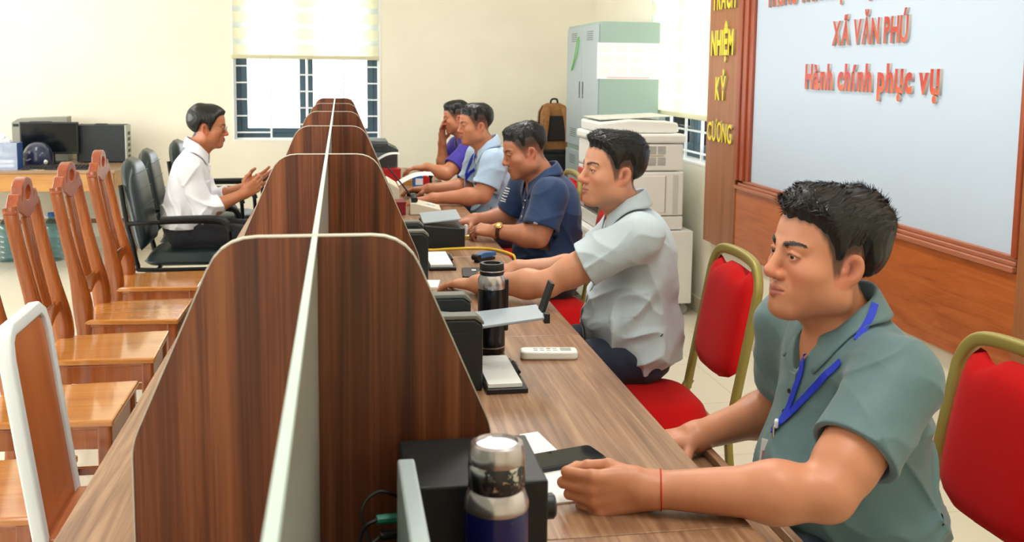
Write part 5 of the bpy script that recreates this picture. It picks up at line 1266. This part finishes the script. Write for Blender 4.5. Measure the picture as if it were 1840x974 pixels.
    def folds(P, d):
        w1 = vnoise(P, 9, seed); w2 = vnoise(P, 23, seed + 1)
        x = (P - chest) @ up2; y = (P - chest) @ ff; sd_ = np.abs((P - chest) @ side)
        s0 = (P - chest) @ side; wp = 1.5 * vnoise(P, 6, seed + 4)
        Q1 = np.stack([x * 30 + y * 14 + wp, y * 9 - x * 5 + s0 * 7, s0 * 11 + wp], -1); Q2 = np.stack([x * 16 - y * 26 + wp, x * 9 + y * 8, s0 * 13 - wp], -1)
        f1 = 1 - np.minimum(1, 2.2 * np.abs(vnoise(Q1, 1.0, seed))); f2 = 1 - np.minimum(1, 2.2 * np.abs(vnoise(Q2, 1.0, seed + 2)))
        low = sstep(.02, -.16, x); arm = sstep(.13, .19, sd_)
        amt = .0035 * low + .0016 + .0012 * arm
        f3 = f1 ** 2 * (.6 + .4 * w2) + .8 * f2 ** 2 * (.6 - .4 * w2)
        return d - amp * (amt * (f3 * 1.5 - .35) + .0025 * w1 * low + .0008 * w2)
    S.fn(folds)
    vn = neck + ff * (nr + .02) - up2 * o.get('vdepth', .045); cs_ = side
    def openings(P, d):
        for sd in ('n', 'f'):
            c, ax, s0 = tips[sd]; near = ((P - c) ** 2).sum(-1) < .13 ** 2
            cut = (P - c) @ ax; x = P - c; t = x @ ax; rad = np.sqrt(np.maximum((x * x).sum(-1) - t * t, 0))
            inner = np.maximum(rad - (.0535 if o.get('sleeve', .62) <= 1 else .041) * ar * o.get('sw', 1), -(t + .05))
            d = np.where(near, np.maximum(np.maximum(d, cut), -inner), d)
        q = P - vn; vx, vy, vz = q @ cs_, q @ ff, q @ up2; d = np.maximum(d, -(np.sqrt((vx / .8) ** 2 + (vy * .5) ** 2) - np.clip((vz + .055) * .55, 0, .05) - .004))
        hem = hz - o.get('hem', .06)
        return np.maximum(d, hem - P[..., 2] + .003 * vnoise(P, 14, seed))
    S.fn(openings)
    P, F = S.mesh(lo, hi, o.get('svox', .005))
    shirt = np_mesh('shirt', P, F, o['shirt'], body)
    # --- collar: stand and folded leaf around the neck
    cu = unit(up2 + ff * .32); cc = neck + up2 * o.get('collar_z', .018); cs = side if left_is_near else -side; cf = unit(ff - cu * (ff @ cu)); cs = np.cross(cf, cu); n = 40; op = o.get('collar_open', .30)
    rows = [[], [], [], []]; rx, ry = nr + .014, nr + .018
    for k in range(n + 1):
        th = op + (2 * PI - 2 * op) * k / n; fr = math.cos(th)                # 0 = front
        dirv = cf * math.cos(th) + cs * math.sin(th); base = cc + cf * ry * math.cos(th) + cs * rx * math.sin(th)
        e = max(0, fr) ** 2; sag = -cu * .026 * max(0, fr)
        rows[0].append(base - cu * .018 + sag); rows[1].append(base + cu * (.026 - .006 * e) + dirv * .002 + sag); rows[2].append(base + cu * (.020 - .008 * e) + dirv * .012 + sag)
        leaf = base + dirv * (.030 + .014 * e) - cu * (.022 + .040 * max(0, fr) ** 3) + sag
        rows[3].append(leaf)
    q = S.snap(rows[3], .009, 5); rows[3] = list(A3(rows[3]) * .15 + q * .85)
    for r_ in (1, 2):
        q = A3(rows[r_]); ins_ = S.at(q) < .004 + .002 * (2 - r_)
        if ins_.any(): q[ins_] = S.snap(q[ins_], .004 + .002 * (2 - r_), 5)
        rows[r_] = list(q)
    V = [p for r_ in rows for p in r_]; F = [(r_ * (n + 1) + k, r_ * (n + 1) + k + 1, (r_ + 1) * (n + 1) + k + 1, (r_ + 1) * (n + 1) + k) for r_ in range(3) for k in range(n)]
    col = mk('collar', V, F, o.get('collar', o['shirt']), shirt, smooth=True)
    ss = col.modifiers.new('sub', 'SUBSURF'); ss.levels = 1; ss.render_levels = 2; so = col.modifiers.new('thick', 'SOLIDIFY'); so.thickness = .0036; so.offset = 0
    # --- placket and buttons down the front
    if o.get('placket', True):
        a = neck + cf * (ry - .004) - up2 * .045; b = chest + ff * .12 - up2 * .02 if o.get('polo') else hip + ff * .16 + up2 * .02
        pl = [a * (1 - t) + b * t + ff * .03 for t in np.linspace(0, 1, 14)]
        ribbon('placket', pl, .030, S, .0005, o['shirt'], shirt, .0022)
        nb = 3 if o.get('polo') else 6
        for k in range(nb):
            t = (.10 + .85 * k / max(1, nb - 1)) if not o.get('polo') else (.12 + .36 * k); disc('button', S, a * (1 - t) + b * t + ff * .03, .0055, .0045, o.get('button', m_button), shirt)
    # --- trousers and shoes
    T = SDF(); kn = [A3(J['nk']), A3(J['fk'])]; an = [A3(J['na']), A3(J['fa'])]
    T.ell(hip - A3((0, 0, .0)), A3((.146, .108, .100)) * z, RT, .05)
    for k, sgn in enumerate((1, -1)):
        h0 = hip + side * .085 * sgn + A3((0, 0, -.015)); T.cone(h0, kn[k], .080 * z, .062, .05); T.cone(kn[k], an[k], .058, .050, .03)
    def tf(P, d):
        w1 = vnoise(P, 11, seed); return np.maximum(d - .004 * (1 - np.abs(np.sin(P[..., 0] * 30 + P[..., 2] * 22 + 2.5 * w1))) ** 3, np.maximum(P[..., 2] - (hz + .10), an[0][2] + .02 - P[..., 2]))
    T.fn(tf); tp = np.array([hip] + kn + an); P, F = T.mesh(tp.min(0) - .2, tp.max(0) + .2, .009)
    np_mesh('trousers', P, F, o.get('trousers', m_navy), body)
    for k in range(2):
        Z = SDF(); fx = unit(fwd); b0 = an[k] * A3((1, 1, 0)) + A3((0, 0, .038)); Z.cone(b0 - fx * .03, b0 + fx * .12, .038, .030, .02); Z.cone(b0 - fx * .02, b0 + A3((0, 0, .06)), .038, .040, .02)
        Z.fn(lambda P, d: np.maximum(d, .004 - P[..., 2])); P, F = Z.mesh(b0 - .2, b0 + .22, .008); np_mesh('shoe', P, F, m_shoe, body)
    return body, B, S, dict(side=side, ff=ff, up=up2, neck=neck, chest=chest, hip=hip, cf=cf, cu=cu, cs=cs, shirt=shirt, ry=ry, rx=rx)
m_button = mat('pearl_button', srgb(225, 226, 224), .3); m_bdark = mat('dark_button', srgb(28, 26, 34), .3)
m_navy = cloth('navy_trouser_cloth', srgb(24, 34, 58), .8); m_shoe = mat('black_shoe_leather', srgb(18, 17, 17), .35)
m_black_tr = cloth('black_trouser_cloth', srgb(20, 22, 30), .8)
FIST = [(.55, 1.85, 1.1, 0), (.60, 1.85, 1.1, 0), (.66, 1.85, 1.1, 0), (.74, 1.8, 1.1, 0)]
RELAX = (.30, .45, .30, .8); FLAT = (.16, .26, .14, 1.0); CURL = [(.5, .9, .5, .4), (.6, 1.0, .6, .4), (.65, 1.1, .6, .4), (.7, 1.1, .6, .4)]
MOUSE = (.22, .5, .3, .8)
DOWN = (0, 0, -1)
# ---- 1: sage polo, nearest
m_teal = cloth('sage_polo_knit', srgb(86, 114, 118), .62, 700, .04, .10)
h1 = Head((.9257, 1.792, 1.1383), PI + .1288, -.099, -.02, 1.03)
J1 = dict(ns=(.985, 1.605, .955), fs=(.965, 1.985, .955), ne=(.80, 1.495, .800), nw=(.515, 1.580, .788), fe=(1.005, 2.09, .735), fw=(.755, 2.0, .712),
          neck=(.975, 1.80, 1.015), chest=(1.005, 1.80, .86), hip=(1.055, 1.80, .575), nk=(.62, 1.68, .54), fk=(.62, 1.95, .54), na=(.66, 1.68, .07), fa=(.66, 1.95, .07))
o1 = dict(hvox=.0023, svox=.004, hairvox=.0022, strands=9000, seed=3, shirt=m_teal, skin=(198, 132, 98), top=.020, side=.009, quiff=.010, part=.01, back=.010, sweep=.45, slen=.026, lift=.14, swid=.0008, messy=.08, clump=.09, nbrow=230, browt=.9,
          nose=1.1, fat=.005, polo=True, button=m_bdark, sleeve=.66, arm=1.12, belly=.05, girth=1.10, wrinkle=2.0, sw=1.08, fade=.3, collar_open=.42, neckr=.056,
          nhand=dict(d=(-1, .05, -.02), n=(0, 1, .05), pose=FIST, sc=1.10, kf=.003, thumb=[(.85, .22, .48), (.96, -.10, .30), (.86, -.34, .34)]), fhand=dict(d=(-1, -.05, -.08), n=DOWN, pose=RELAX))
p1, B1, S1, K1 = person('man in a sage green polo shirt and blue lanyard seated nearest', h1, J1, (-1, -.05, 0), o1)
# ---- 2: pale grey-blue shirt
m_pale = cloth('pale_grey_blue_cotton', srgb(186, 200, 208), .8, 800, .05, .16)
h2 = Head((.8733, 3.142, 1.1719), PI + .1624, -.049, -.03, .98)
J2 = dict(ns=(.925, 2.985, .985), fs=(.990, 3.370, .975), ne=(.645, 3.055, .825), nw=(.445, 3.230, .792), fe=(.87, 3.47, .79), fw=(.625, 3.485, .79),
          neck=(.930, 3.17, 1.045), chest=(.985, 3.18, .875), hip=(.985, 3.18, .575), nk=(.56, 3.06, .54), fk=(.56, 3.32, .54), na=(.60, 3.06, .07), fa=(.60, 3.32, .07))
o2 = dict(hvox=.003, svox=.0045, hairvox=.003, strands=5000, seed=5, shirt=m_pale, skin=(202, 142, 110), top=.014, side=.005, quiff=.014, back=.006, sweep=.1, slen=.016, lift=.5, swid=.0011, messy=.22, fade=.4, recede=.006,
          nbrow=80, girth=1.08, belly=.034, wrinkle=3.2, sleeve=.60, arm=1.03, sw=1.12, hem=.05, collar_open=.5, fat=.003,
          nhand=dict(d=(-.62, .78, -.10), n=DOWN, pose=FLAT), fhand=dict(d=(-.95, .25, -.1), n=DOWN, pose=MOUSE))
p2, B2, S2, K2 = person('man in a pale grey-blue short sleeved shirt looking straight ahead', h2, J2, (-1, 0, 0), o2)
# ---- 3: navy polo
m_npolo = cloth('navy_blue_polo', srgb(18, 50, 94), .7, 700, .1, .12)
h3 = Head((.8141, 4.379, 1.1357), PI + .0956, .261, -.005, .96)
J3 = dict(ns=(.890, 4.190, .965), fs=(.855, 4.575, .960), ne=(.830, 4.140, .790), nw=(.668, 4.250, .800), fe=(.78, 4.62, .80), fw=(.610, 4.545, .805),
          neck=(.892, 4.39, 1.020), chest=(.945, 4.39, .865), hip=(.945, 4.40, .575), nk=(.55, 4.28, .54), fk=(.55, 4.53, .54), na=(.60, 4.28, .07), fa=(.60, 4.53, .07))
o3 = dict(hvox=.0036, svox=.006, hairvox=.0036, strands=3000, seed=8, shirt=m_npolo, skin=(186, 122, 92), top=.013, side=.003, quiff=.006, back=.003, sweep=.2, slen=.014, lift=.6, swid=.0014, messy=.25, fade=1.0,
          nbrow=60, girth=1.1, belly=.03, wrinkle=1.5, sleeve=.78, arm=1.1, sw=1.12, polo=True, fat=.007, neckr=.060, collar_open=.4,
          nhand=dict(d=(-.82, .55, .05), n=(0, .45, -.9), pose=CURL), fhand=dict(d=(-.95, -.25, -.05), n=DOWN, pose=CURL))
p3, B3, S3, K3 = person('man in a navy polo with a gold wristwatch looking down at his hands', h3, J3, (-1, 0, 0), o3)
# ---- 4: light blue shirt and lanyard
m_lblue = cloth('light_blue_cotton', srgb(178, 202, 228), .8, 800, .05, .14)
h4 = Head((.7664, 5.687, 1.1775), PI + .1819, .068, -.024, .93)
J4 = dict(ns=(.845, 5.50, .985), fs=(.81, 5.88, .985), ne=(.775, 5.445, .803), nw=(.500, 5.455, .790), fe=(.76, 5.92, .80), fw=(.515, 5.86, .795),
          neck=(.832, 5.69, 1.055), chest=(.895, 5.69, .88), hip=(.925, 5.69, .575), nk=(.52, 5.58, .54), fk=(.52, 5.82, .54), na=(.58, 5.58, .07), fa=(.58, 5.82, .07))
o4 = dict(hvox=.004, svox=.006, hairvox=.004, strands=2200, seed=11, shirt=m_lblue, skin=(196, 128, 94), top=.014, side=.004, quiff=.010, back=.003, sweep=.2, slen=.014, lift=.5, swid=.0017, messy=.2, fade=1.0,
          nbrow=50, girth=1.06, belly=.025, wrinkle=2.4, sleeve=.74, arm=1.06, sw=1.12, fat=.005, collar_open=.5, hem=.10,
          nhand=dict(d=(-.95, .25, -.12), n=DOWN, pose=FLAT), fhand=dict(d=(-.97, .2, -.05), n=DOWN, pose=MOUSE))
p4, B4, S4, K4 = person('man in a light blue shirt with a blue lanyard typing at his desk', h4, J4, (-1, 0, 0), o4)
# ---- 5: violet shirt, cheek on hand
m_violet = cloth('violet_polo', srgb(58, 40, 158), .7, 700, .06, .12); m_whitecol = cloth('white_cotton', srgb(238, 238, 244), .8, 800, .03, .12)
h5 = Head((.7946, 6.903, 1.1602), PI + .04, .17, .0, .88)
J5 = dict(ns=(.860, 6.715, .955), fs=(.825, 7.075, .955), ne=(.695, 6.60, .802), nw=(.575, 6.665, .845), fe=(.715, 7.00, .800), fw=(.700, 6.945, .985),
          neck=(.862, 6.91, 1.04), chest=(.925, 6.91, .87), hip=(.945, 6.91, .575), nk=(.54, 6.80, .54), fk=(.54, 7.04, .54), na=(.60, 6.80, .07), fa=(.60, 7.04, .07))
o5 = dict(hvox=.004, svox=.006, hairvox=.004, strands=1800, seed=14, shirt=m_violet, skin=(198, 130, 94), top=.016, side=.003, quiff=.006, back=.002, sweep=.2, slen=.014, lift=.4, swid=.0018, messy=.2, fade=1.0,
          nbrow=40, girth=.98, sleeve=.72, arm=.98, sw=1.1, polo=True, collar_open=.45,
          nhand=dict(d=(-.95, .25, -.10), n=DOWN, pose=MOUSE), fhand=dict(d=(-.02, -.25, 1), n=(.85, -.5, -.05), pose=(.10, .25, .2, .8)))
p5, B5, S5, K5 = person('man in a violet shirt resting his cheek on his hand at the far end', h5, J5, (-1, 0, 0), o5)
# ---- 6: visitor in white shirt
h6 = Head((-.7344, 5.860, 1.1536), .0214, .112, .018, .95)
J6 = dict(ns=(-.815, 5.67, .925), fs=(-.835, 6.04, .925), ne=(-.735, 5.665, .705), nw=(-.535, 5.735, .790), fe=(-.75, 6.06, .715), fw=(-.525, 5.955, .810),
          neck=(-.795, 5.86, 1.030), chest=(-.850, 5.86, .835), hip=(-.875, 5.86, .575), nk=(-.50, 5.75, .545), fk=(-.50, 5.98, .545), na=(-.50, 5.75, .07), fa=(-.50, 5.98, .07))
o6 = dict(near_left=False, hvox=.0038, svox=.0055, hairvox=.0038, strands=2200, seed=17, shirt=m_whitecol, skin=(186, 118, 82), top=.016, side=.012, quiff=.004, back=.008, sweep=-.3, slen=.012, lift=.15, swid=.0018, messy=.1, fade=.0, recede=.010,
          nbrow=50, girth=.98, wrinkle=2.5, sleeve=1.42, cuff=True, arm=1.0, hem=-.02, collar_open=.5, trousers=m_black_tr,
          nhand=dict(d=(.78, .18, .55), n=(-.05, .95, .25), pose=CURL), fhand=dict(d=(.8, -.22, .45), n=(.1, -.9, .3), pose=FLAT))
p6, B6, S6, K6 = person('visitor in a white shirt and glasses holding a phone in the black armchair', h6, J6, (1, 0, 0), o6)
# ================================================================ WORN AND HELD THINGS
m_lan = mat('royal_blue_ribbon', srgb(26, 52, 190), .55); m_badge = mat('badge_plastic', srgb(206, 204, 206), .2); m_bprint = mat('badge_print', srgb(168, 110, 104), .5)
m_watch = mat('gold', srgb(222, 184, 96), .22, 1.0); m_dial = mat('watch_dial', srgb(240, 232, 196), .3); m_leather = mat('brown_leather', srgb(70, 38, 24), .55)
m_rthread = mat('red_thread', srgb(196, 34, 24), .7); m_wire = mat('silver_wire', srgb(206, 200, 190), .25, .9); m_stripe = mat('white_stripe', srgb(226, 230, 236), .7)
def lerp_pts(P, n=6): return [tuple(p) for p in bez(P, n)]
# lanyard of the near man: round the neck, under the collar, down to a card
ribbon('lanyard', lerp_pts([(.912, 1.682, .968), (.9002, 1.7038, .9376), (.8779, 1.7484, .8751), (.8574, 1.7894, .8114), (.8512, 1.802, .788)]), .0135, S1, .003, m_lan, p1, .0015)
ribbon('lanyard', lerp_pts([(.886, 1.772, .958), (.8793, 1.768, .9231), (.8741, 1.7733, .8916), (.8695, 1.78, .8593), (.8588, 1.7895, .8150)]), .0135, S1, .003, m_lan, p1, .0015)
ribbon('lanyard', lerp_pts([(1.000, 1.722, 1.066), (.983, 1.706, 1.046), (.966, 1.697, 1.026), (.945, 1.686, 1.006)], 5), .0135, None, 0, m_lan, p1, .002, up=(-.25, -.85, .45))
kb = S1.snap([(.8560, 1.793, .806)], .006)[0]
G().box(kb, (.008, .018, .016), rot('Z', -.5)).obj('lanyard_clip', m_stripe, p1, bevel=.003)
bd_ = A3((.838, 1.792, .770))
cardR = Matrix(((.55, -.80, -.10), (-.80, -.58, .10), (.10, .0, .98))).to_3x3()
Rb = rot('Z', .70) @ rot('Y', .20)
badge = G().box(bd_ + A3((0, 0, -.040)), (.0025, .056, .088), Rb).obj('badge', m_badge, p1, bevel=.001)
G().box(bd_ + A3((-.0016, -.0012, -.046)), (.0012, .046, .055), Rb).obj('badge_print', m_bprint, badge)
G().tube([kb + A3((-.006, 0, -.004)), bd_ + A3((0, 0, .004))], .0025, 6).obj('hook', m_wire, p1)
# red thread bracelet
def ring(name, c, ax, r, t, material, parent, n=28, flat=1.0):
    ax = unit(ax); u_ = unit(np.cross(ax, A3((0, 0, 1)))); v_ = np.cross(ax, u_)
    return G().tube([c + (u_ * math.cos(2 * PI * k / n) + v_ * math.sin(2 * PI * k / n)) * r for k in range(n)], t, 6, closed=True, sec=[(math.cos(2 * PI * q / 8) * (1 if flat == 1 else .35), math.sin(2 * PI * q / 8) * flat) for q in range(8)]).obj(name, material, parent, smooth='auto')
w1_ = A3(J1['nw']); e1_ = A3(J1['ne']); _ax = unit(e1_ - w1_); _u = unit(np.cross(_ax, A3((0, 0, 1)))); _v = np.cross(_ax, _u); _c = w1_ + _ax * .022
_q = B1.snap([_c + (_u * math.cos(2 * PI * k / 36) + _v * math.sin(2 * PI * k / 36)) * .036 for k in range(36)], .0010)
G().tube(list(_q), .0012, 6, closed=True).obj('thread_bracelet', m_rthread, p1, smooth='auto')
# wristwatch
w3_ = A3(J3['nw']); e3_ = A3(J3['ne']); ax3 = unit(e3_ - w3_); wc3 = w3_ + ax3 * .018
def strap_ring(c, ax, r, wd, th, material, parent, name):
    ax = unit(ax); u_ = unit(np.cross(ax, A3((0, 0, 1)))); v_ = np.cross(ax, u_); n = 28; V = []; F = []
    for k in range(n):
        dr = u_ * math.cos(2 * PI * k / n) + v_ * math.sin(2 * PI * k / n)
        for a_, b_ in ((-wd / 2, r), (wd / 2, r), (wd / 2, r + th), (-wd / 2, r + th)): V.append(c + ax * a_ + dr * b_)
    for k in range(n):
        for j in range(4): F.append((k * 4 + j, k * 4 + (j + 1) % 4, ((k + 1) % n) * 4 + (j + 1) % 4, ((k + 1) % n) * 4 + j))
    return G().add(V, F).obj(name, material, parent, smooth='auto')
ws = strap_ring(wc3, ax3, .0330, .018, .0025, m_leather, p3, 'wristwatch')
dn = unit(A3((-.15, -.6, .8)) - ax3 * (A3((-.15, -.6, .8)) @ ax3)); Rw = Vector(dn).to_track_quat('Z', 'Y').to_matrix()
wcase = G().lathe([(.017, 0), (.019, .003), (.019, .007), (.0165, .009), (.0165, .0085)], 24, wc3 + dn * .034, Rw).obj('watch_case', m_watch, ws, smooth='auto'); G().lathe([(.0166, .0084), (.0001, .0086)], 24, wc3 + dn * .034, Rw).obj('watch_dial', m_dial, ws)
# striped chest patch and sleeve mark of the navy polo
for k in range(6):
    z = .955 - k * .0125; ribbon('chest_stripe', [(.752 - .004 * k, y, z) for y in np.linspace(4.53, 4.585, 5)], .0052, S3, .0012, m_stripe, K3['shirt'], .0008)
sl = S3.snap([(.805, 4.085, .852)], .001)[0]
ribbon('sleeve_mark', [sl + A3((-.010, 0, .0)), sl, sl + A3((.010, 0, 0))], .014, S3, .0015, m_stripe, K3['shirt'], .0008)
for q in (-.004, .003): ribbon('sleeve_mark_line', [sl + A3((q, 0, -.005)), sl + A3((q, 0, .0)), sl + A3((q + .003, 0, .005))], .0022, S3, .0026, m_npolo, K3['shirt'], .0006)
# lanyard of the man in light blue
ribbon('lanyard', lerp_pts([(.775, 5.775, 1.01), (.7611, 5.8047, .9775), (.7457, 5.8362, .9253), (.7338, 5.8441, .8751), (.729, 5.848, .850)]), .016, S4, .003, m_lan, p4, .0015)
ribbon('lanyard', lerp_pts([(.768, 5.70, 1.01), (.752, 5.735, .965), (.742, 5.78, .915), (.732, 5.82, .870), (.728, 5.845, .850)]), .016, S4, .003, m_lan, p4, .0015)
bk_ = S4.snap([(.722, 5.845, .82)], .008)[0]; b4 = G().box(bk_, (.0025, .055, .080), rot('Z', -.3)).obj('badge', m_badge, p4, bevel=.001); G().box(bk_ + A3((-.002, 0, -.005)), (.001, .045, .05), rot('Z', -.3)).obj('badge_print', m_bprint, b4)
# spectacles of the visitor
gl = None
for sx in (1, -1):
    c = h6.w((.033 * sx, .104, .004)); u_ = h6.l; v_ = h6.u
    rim = G().tube([c + (u_ * math.cos(2 * PI * k / 24) * .021 + v_ * math.sin(2 * PI * k / 24) * .0155) for k in range(24)], .0009, 6, closed=True)
    o_ = rim.obj('spectacle_rim', m_wire, p6, smooth='auto')
    G().tube([h6.w((.054 * sx, .102, .006)), h6.w((.068 * sx, .085, .008)), h6.w((.0795 * sx, .02, .010)), h6.w((.081 * sx, -.012, .006))], .0009, 6).obj('spectacle_temple', m_wire, p6, smooth='auto')
    V = [c + (u_ * math.cos(2 * PI * k / 24) * .0205 + v_ * math.sin(2 * PI * k / 24) * .015) for k in range(24)]; G().add([v + h6.f * t for t in (-.0006, .0006) for v in V], [tuple(range(23, -1, -1)), tuple(range(24, 48))] + [(k, (k + 1) % 24, 24 + (k + 1) % 24, 24 + k) for k in range(24)]).obj('lens', m_glass, p6)
G().tube([h6.w((.012, .105, .006)), h6.w((0, .108, .008)), h6.w((-.012, .105, .006))], .0009, 6).obj('spectacle_bridge', m_wire, p6, smooth='auto')
# phone held by the visitor
vp = thing('smartphone', 'dark smartphone held between the hands of the man in the white shirt', 'phone', (-.455, 5.845, .835)); vp.rotation_euler = (0, -.75, .1)
G().box((0, 0, 0), (.145, .07, .008)).obj('case', m_blk, vp, bevel=.003); G().box((0, 0, .0043), (.137, .063, .0008)).obj('screen', m_ps, vp)
# shirt pockets
def pocket(S, c, side_v, up_v, w, h, material, parent):
    P_ = [[c + side_v * (w * (i / 6 - .5)) + up_v * (h * (j / 6 - .5)) for i in range(7)] for j in range(7)]; V = S.snap([p for r_ in P_ for p in r_], .0035)
    F = [(j * 7 + i, j * 7 + i + 1, j * 7 + i + 8, j * 7 + i + 7) for j in range(6) for i in range(6)]; o_ = mk('pocket', V, F, material, parent, smooth=True); s_ = o_.modifiers.new('thick', 'SOLIDIFY'); s_.thickness = .003; s_.offset = 0; return o_
pocket(S6, K6['chest'] + K6['ff'] * .13 + K6['side'] * .075 + A3((0, 0, -.005)), K6['side'], A3((0, 0, 1)), .095, .11, m_whitecol, K6['shirt'])
0 and pocket(S2, K2['chest'] + K2['ff'] * .14 + K2['side'] * .08 + A3((0, 0, .0)), K2['side'], A3((0, 0, 1)), .095, .11, m_pale, K2['shirt'])
